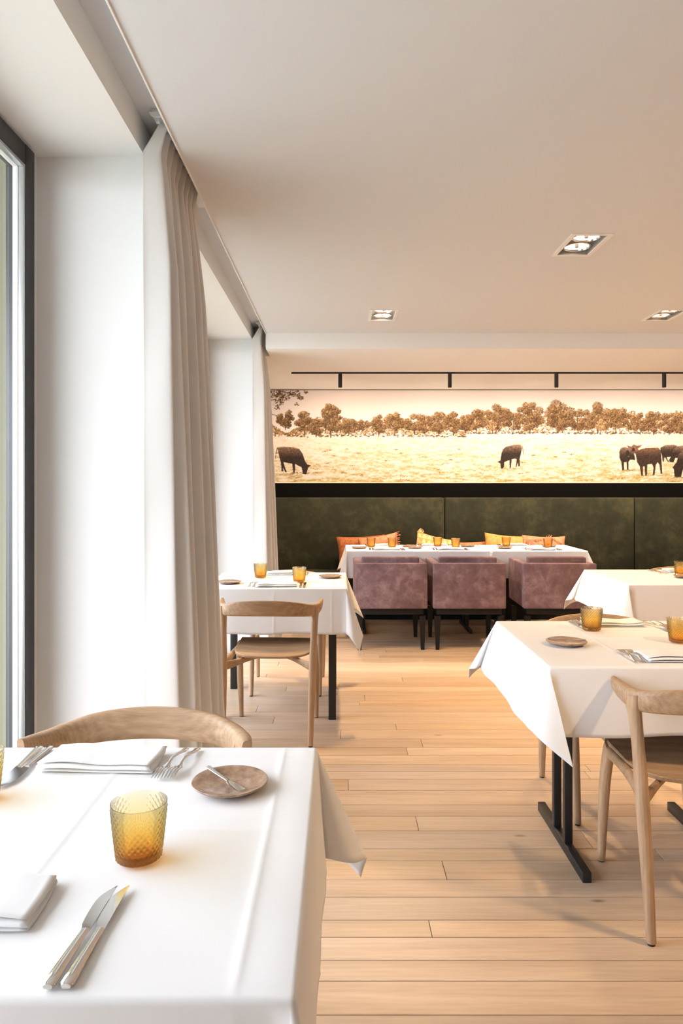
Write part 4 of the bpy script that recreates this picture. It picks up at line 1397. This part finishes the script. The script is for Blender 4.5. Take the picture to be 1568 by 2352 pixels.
def make_knife():
    """table knife, handle end at y=0, tip at +y"""
    e = empty('table_knife')
    st = [(0.0, 0.0060, 0.0012, 0.0068), (0.003, 0.0085, 0.0003, 0.0085), (0.02, 0.0080, 0.0, 0.0086), (0.06, 0.0068, 0.0, 0.0076), (0.095, 0.0056, 0.0006, 0.0064), (0.108, 0.0058, 0.0010, 0.0058)]
    v, f = flat_loft(st)
    mesh_obj('handle', v, f, M['steel'], e, 50)
    # blade: straight spine at +x, curved edge at -x
    N_ = 16
    vv = []
    for k in range(N_ + 1):
        q = k / N_
        y = 0.106 + 0.104 * q
        sp_ = 0.0062 - 0.001 * q
        ed = -0.0075 - 0.0045 * math.sin(min(1, q * 1.25) * PI * 0.75) if q < 0.6 else None
        if ed is None:
            e0 = -0.0075 - 0.0045 * math.sin(0.75 * PI * 0.75)
            t = (q - 0.6) / 0.4
            ed = e0 + (sp_ - 0.0008 - e0) * t ** 2.0
        if q < 0.12: ed = -0.0055 - 0.002 * q / 0.12
        vv += [(sp_, y, 0.0042), (sp_, y, 0.0026), (ed, y, 0.0030), (ed, y, 0.0034)]
    ff = []
    for k in range(N_):
        for j in range(4):
            a, b = k * 4 + j, k * 4 + (j + 1) % 4
            ff.append((a, b, b + 4, a + 4))
    ff += [(3, 2, 1, 0), tuple(N_ * 4 + j for j in range(4))]
    mesh_obj('blade', vv, ff, M['steel'], e)
    return e

def make_fork():
    """fork lying face down: handle end at y=0, tines to +y, arched"""
    e = empty('table_fork')
    L_ = 0.165
    def zc(y):
        q = y / L_
        return 0.0032 + 0.011 * math.exp(-((q - 0.45) / 0.22) ** 2) + 0.008 * math.exp(-((q - 0.83) / 0.10) ** 2)
    st = []
    for y, w, t in ((0, 0.004, 0.0022), (0.003, 0.0075, 0.0030), (0.02, 0.0072, 0.0034), (0.05, 0.0048, 0.0036), (0.08, 0.0034, 0.0036), (0.098, 0.0034, 0.0034), (0.108, 0.0065, 0.0026), (0.118, 0.0105, 0.0022), (0.128, 0.0115, 0.0020)):
        st.append((y, w, zc(y) - t / 2, zc(y) + t / 2))
    v, f = flat_loft(st)
    mesh_obj('handle', v, f, M['steel'], e, 50)
    for k in range(4):
        x = -0.0093 + k * 0.0062
        st = [(y, w, zc(y) - 0.0010, zc(y) + 0.0010) for y, w in ((0.126, 0.0019), (0.14, 0.0018), (0.155, 0.0015), (0.165, 0.0006))]
        v, f = flat_loft(st)
        v = [(a + x, b, c_) for a, b, c_ in v]
        mesh_obj('tine', v, f, M['steel'], e, 50)
    return e

def make_butter():
    e = empty('butter_knife')
    v, f = flat_loft([(0, 0.004, 0.0004, 0.003), (0.003, 0.0052, 0, 0.0034), (0.035, 0.0050, 0, 0.0034), (0.074, 0.0034, 0.0004, 0.0032), (0.082, 0.0032, 0.0006, 0.0030)])
    mesh_obj('handle', v, f, M['steel'], e, 50)
    v, f = flat_loft([(0.081, 0.0032, 0.0008, 0.0026), (0.088, 0.0075, 0.0011, 0.0024), (0.104, 0.0092, 0.0012, 0.0022), (0.130, 0.0095, 0.0012, 0.0022), (0.134, 0.0078, 0.0012, 0.0022)])
    mesh_obj('blade', v, f, M['steel'], e, 50)
    return e

def make_napkin(seed):
    """several-fold linen napkin, 0.24 x 0.115, folded edges showing as stacked loops"""
    r = random.Random(seed)
    L_, Wd = 0.235, 0.115
    prof = []
    layers, t = 4, 0.0042
    # serpentine section: stacked layers joined by round turns
    for k in range(layers):
        z0 = t * (k + 0.5)
        a, b = (-Wd / 2 + 0.003 * k, Wd / 2 - 0.002 * k)
        seq = np.linspace(a, b, 9) if k % 2 == 0 else np.linspace(b, a, 9)
        prof += [(y, z0) for y in seq]
        if k < layers - 1:
            s = 1 if k % 2 == 0 else -1
            yb = seq[-1]
            prof += [(yb + s * 0.0032 * math.sin(PI * q), z0 + t * (1 - math.cos(PI * q)) / 2) for q in (0.25, 0.5, 0.75)]
    nx = 22
    verts = []
    p = [r.uniform(0, 6) for _ in range(4)]
    for i in range(nx):
        q = i / (nx - 1)
        x = (q - 0.5) * L_
        for k, (y, z) in enumerate(prof):
            f_ = z / (t * layers)
            puff = 1 + 0.18 * math.sin(5 * q + p[0]) + 0.10 * math.sin(11 * q + p[1]) + 0.25 * (abs(y) / (Wd / 2)) ** 4 * (0.6 + 0.4 * math.sin(3 * q + p[2]))
            xx_ = x * (1 - 0.02 * f_) + 0.003 * math.sin(k * 0.35 + p[3]) * (abs(q - 0.5) * 2) ** 6
            verts.append((xx_, y + 0.0025 * math.sin(4 * q + p[1]) * f_, 0.0008 + z * puff))
    faces = grid_faces(nx, len(prof))
    me = bpy.data.meshes.new('linen_napkin'); me.from_pydata(verts, [], faces); me.update()
    me.materials.append(M['napkin']); set_smooth(me)
    return me
NAPK = [make_napkin(s) for s in (1, 2, 3)]
knife0, fork0, butter0 = make_knife(), make_fork(), make_butter()
used = set()
def place(proto, x, y, rz, label, cat, group, z=GZ0, rx=0.0, ry=0.0):
    o = proto if proto.name not in used else copy_tree(proto)
    used.add(proto.name)
    o.location = (x, y, z)
    o.rotation_euler = (rx, ry, rz)
    tag(o, label, cat, group)
    return o
def napkin(k, x, y, rz, label):
    o = put('linen_napkin', NAPK[k], (x, y, GZ0 - 0.0012), rz, label, 'napkin', 'folded white napkins')
    sd = o.modifiers.new('thickness', 'SOLIDIFY'); sd.thickness = 0.0012; sd.offset = 0
    return o
def plate(x, y, rz, label, knife_label=None, kr=0.0, ks=1):
    put('side_plate', PLATE, (x, y, GZ0), rz, label, 'plate', 'brown stoneware side plates')
    if knife_label:
        L_ = 0.116
        place(butter0, x - math.sin(-kr) * 0 + math.sin(kr) * L_ * 0.5, y - math.cos(kr) * L_ * 0.5, kr, knife_label, 'knife', 'butter knives on plates', GZ0 + 0.0142)

# nearest table
napkin(0, -0.492, 1.502, math.radians(-3), 'folded white napkin between knives and forks at the back of the nearest table')
napkin(1, -0.523, 0.982, math.radians(2), 'folded white napkin cut by the left edge on the nearest table')
put('side_plate', PLATE, (-0.209, 1.378, GZ0), 0.4, 'brown stoneware side plate at the right of the nearest table', 'plate', 'brown stoneware side plates')
place(butter0, -0.263, 1.440, math.radians(-142), 'butter knife resting on the brown plate of the nearest table', 'knife', 'butter knives on plates', GZ0 + 0.0138, rx=math.radians(-1.5))
place(fork0, -0.333, 1.572, math.radians(180 - 9), 'steel fork beside the napkin end on the nearest table', 'fork', 'steel forks')
place(fork0, -0.308, 1.572, math.radians(180 - 9), 'steel fork nearer the brown plate on the nearest table', 'fork', 'steel forks')
place(knife0, -0.656, 1.578, math.radians(180 + 1), 'outer steel knife at the back left of the nearest table', 'knife', 'steel table knives')
place(knife0, -0.633, 1.578, math.radians(180 - 3), 'steel knife touching the napkin at the back of the nearest table', 'knife', 'steel table knives')
place(knife0, -0.333, 0.821, math.radians(-3.0), 'left one of two steel knives in the foreground', 'knife', 'steel table knives')
place(knife0, -0.3125, 0.822, math.radians(-2.0), 'right one of two steel knives in the foreground', 'knife', 'steel table knives')

def setting(cx, cyf, dirn, where, dk=0.118, df=0.13, dp=0.30, plate_=True, knives=True, forks=True, nap=True, k=0, off=0.0):
    """one cover laid for a guest; dirn=+1 guest at the near side, -1 guest at the far side"""
    d = dirn
    rz = 0 if d > 0 else PI
    if nap: napkin(k, cx, cyf + d * 0.065, rz + 0.02, 'folded white napkin ' + where)
    if forks:
        for q, w in ((0, 'inner'), (1, 'outer')):
            place(fork0, cx - d * (df + 0.026 * q), cyf + d * 0.005, rz, w + ' steel fork ' + where, 'fork', 'steel forks')
    if knives:
        for q, w in ((0, 'inner'), (1, 'outer')):
            place(knife0, cx + d * (dk + 0.014 + 0.022 * q), cyf - d * 0.008, rz, w + ' steel knife ' + where, 'knife', 'steel table knives')
    if plate_:
        px_, py_ = cx - d * dp, cyf + d * 0.21
        put('side_plate', PLATE, (px_, py_, GZ0), cx * 7, 'brown side plate ' + where, 'plate', 'brown stoneware side plates')
        place(butter0, px_ - 0.055 * d, py_ + 0.02, math.radians(-90 * d - 14), 'butter knife on the plate ' + where, 'knife', 'butter knives on plates', GZ0 + 0.0142)

# near right table
setting(1.128, 2.345, 1, 'laid at the front of the near right table', plate_=False, k=1, dk=0.118, df=0.125)
put('side_plate', PLATE, (0.832, 2.627, GZ0), 1.0, 'brown side plate with gold reflections at the left of the near right table', 'plate', 'brown stoneware side plates')
place(butter0, 0.772, 2.655, math.radians(-100), 'butter knife on the left plate of the near right table', 'knife', 'butter knives on plates', GZ0 + 0.0142)
napkin(2, 1.146, 3.01, 0.03, 'folded white napkin behind the tumbler on the near right table')
place(knife0, 0.985, 3.075, math.radians(180 + 3), 'outer steel knife at the back of the near right table', 'knife', 'steel table knives')
place(knife0, 1.008, 3.075, math.radians(180 + 4), 'inner steel knife at the back of the near right table', 'knife', 'steel table knives')
place(fork0, 1.275, 3.065, math.radians(180 + 16), 'inner steel fork at the back of the near right table', 'fork', 'steel forks')
place(fork0, 1.302, 3.065, math.radians(180 + 20), 'outer steel fork at the back of the near right table', 'fork', 'steel forks')
put('side_plate', PLATE, (1.375, 2.875, GZ0), 2.0, 'brown side plate behind the tumbler at the right edge of the near right table', 'plate', 'brown stoneware side plates')
# table by the far curtain
setting(-0.360, 4.115, 1, 'at the near side of the table by the far curtain', plate_=False, k=0, dk=0.125, df=0.13)
setting(-0.360, 4.815, -1, 'at the far side of the table by the far curtain', plate_=False, k=1, dk=0.125, df=0.13)
put('side_plate', PLATE, (-0.055, 4.56, GZ0), 0.3, 'brown side plate at the right end of the table by the far curtain', 'plate', 'brown stoneware side plates')
place(butter0, -0.11, 4.57, math.radians(-97), 'butter knife on the right plate of the table by the far curtain', 'knife', 'butter knives on plates', GZ0 + 0.0142)
put('side_plate', PLATE, (-0.655, 4.29, GZ0), 0.9, 'dark side plate half hidden by the near curtain', 'plate', 'brown stoneware side plates')
place(butter0, -0.60, 4.30, math.radians(97), 'butter knife on the plate half hidden by the near curtain', 'knife', 'butter knives on plates', GZ0 + 0.0142)
# table at the right edge
napkin(0, 2.33, 4.88, 0.05, 'folded white napkin behind the tumbler on the table at the right edge')
place(knife0, 2.13, 4.96, math.radians(180 + 6), 'left steel knife on the table at the right edge', 'knife', 'steel table knives')
place(knife0, 2.155, 4.955, math.radians(180 + 8), 'right steel knife on the table at the right edge', 'knife', 'steel table knives')
put('side_plate', PLATE, (2.20, 4.56, GZ0), 0.3, 'brown side plate on the table at the right edge', 'plate', 'brown stoneware side plates')
place(butter0, 2.15, 4.59, math.radians(-105), 'butter knife on the plate at the right picture edge', 'knife', 'butter knives on plates', GZ0 + 0.0142)
# long table
setting(0.44, 6.51, 1, 'before the leftmost armchair', k=0, dp=0.25, dk=0.12)
setting(1.02, 6.51, 1, 'before the middle armchair', k=1, dp=0.31, dk=0.12)
setting(1.86, 6.51, 1, 'before the rightmost armchair', k=2, dp=0.31, dk=0.12)
setting(0.42, 7.12, -1, 'on the banquette side by the salmon cushion', k=2, dp=0.26)
setting(0.94, 7.12, -1, 'on the banquette side by the triangle-patterned cushion', k=0, dp=0.30)
setting(1.72, 7.12, -1, 'on the banquette side by the ochre cushion', k=1, dp=0.30)
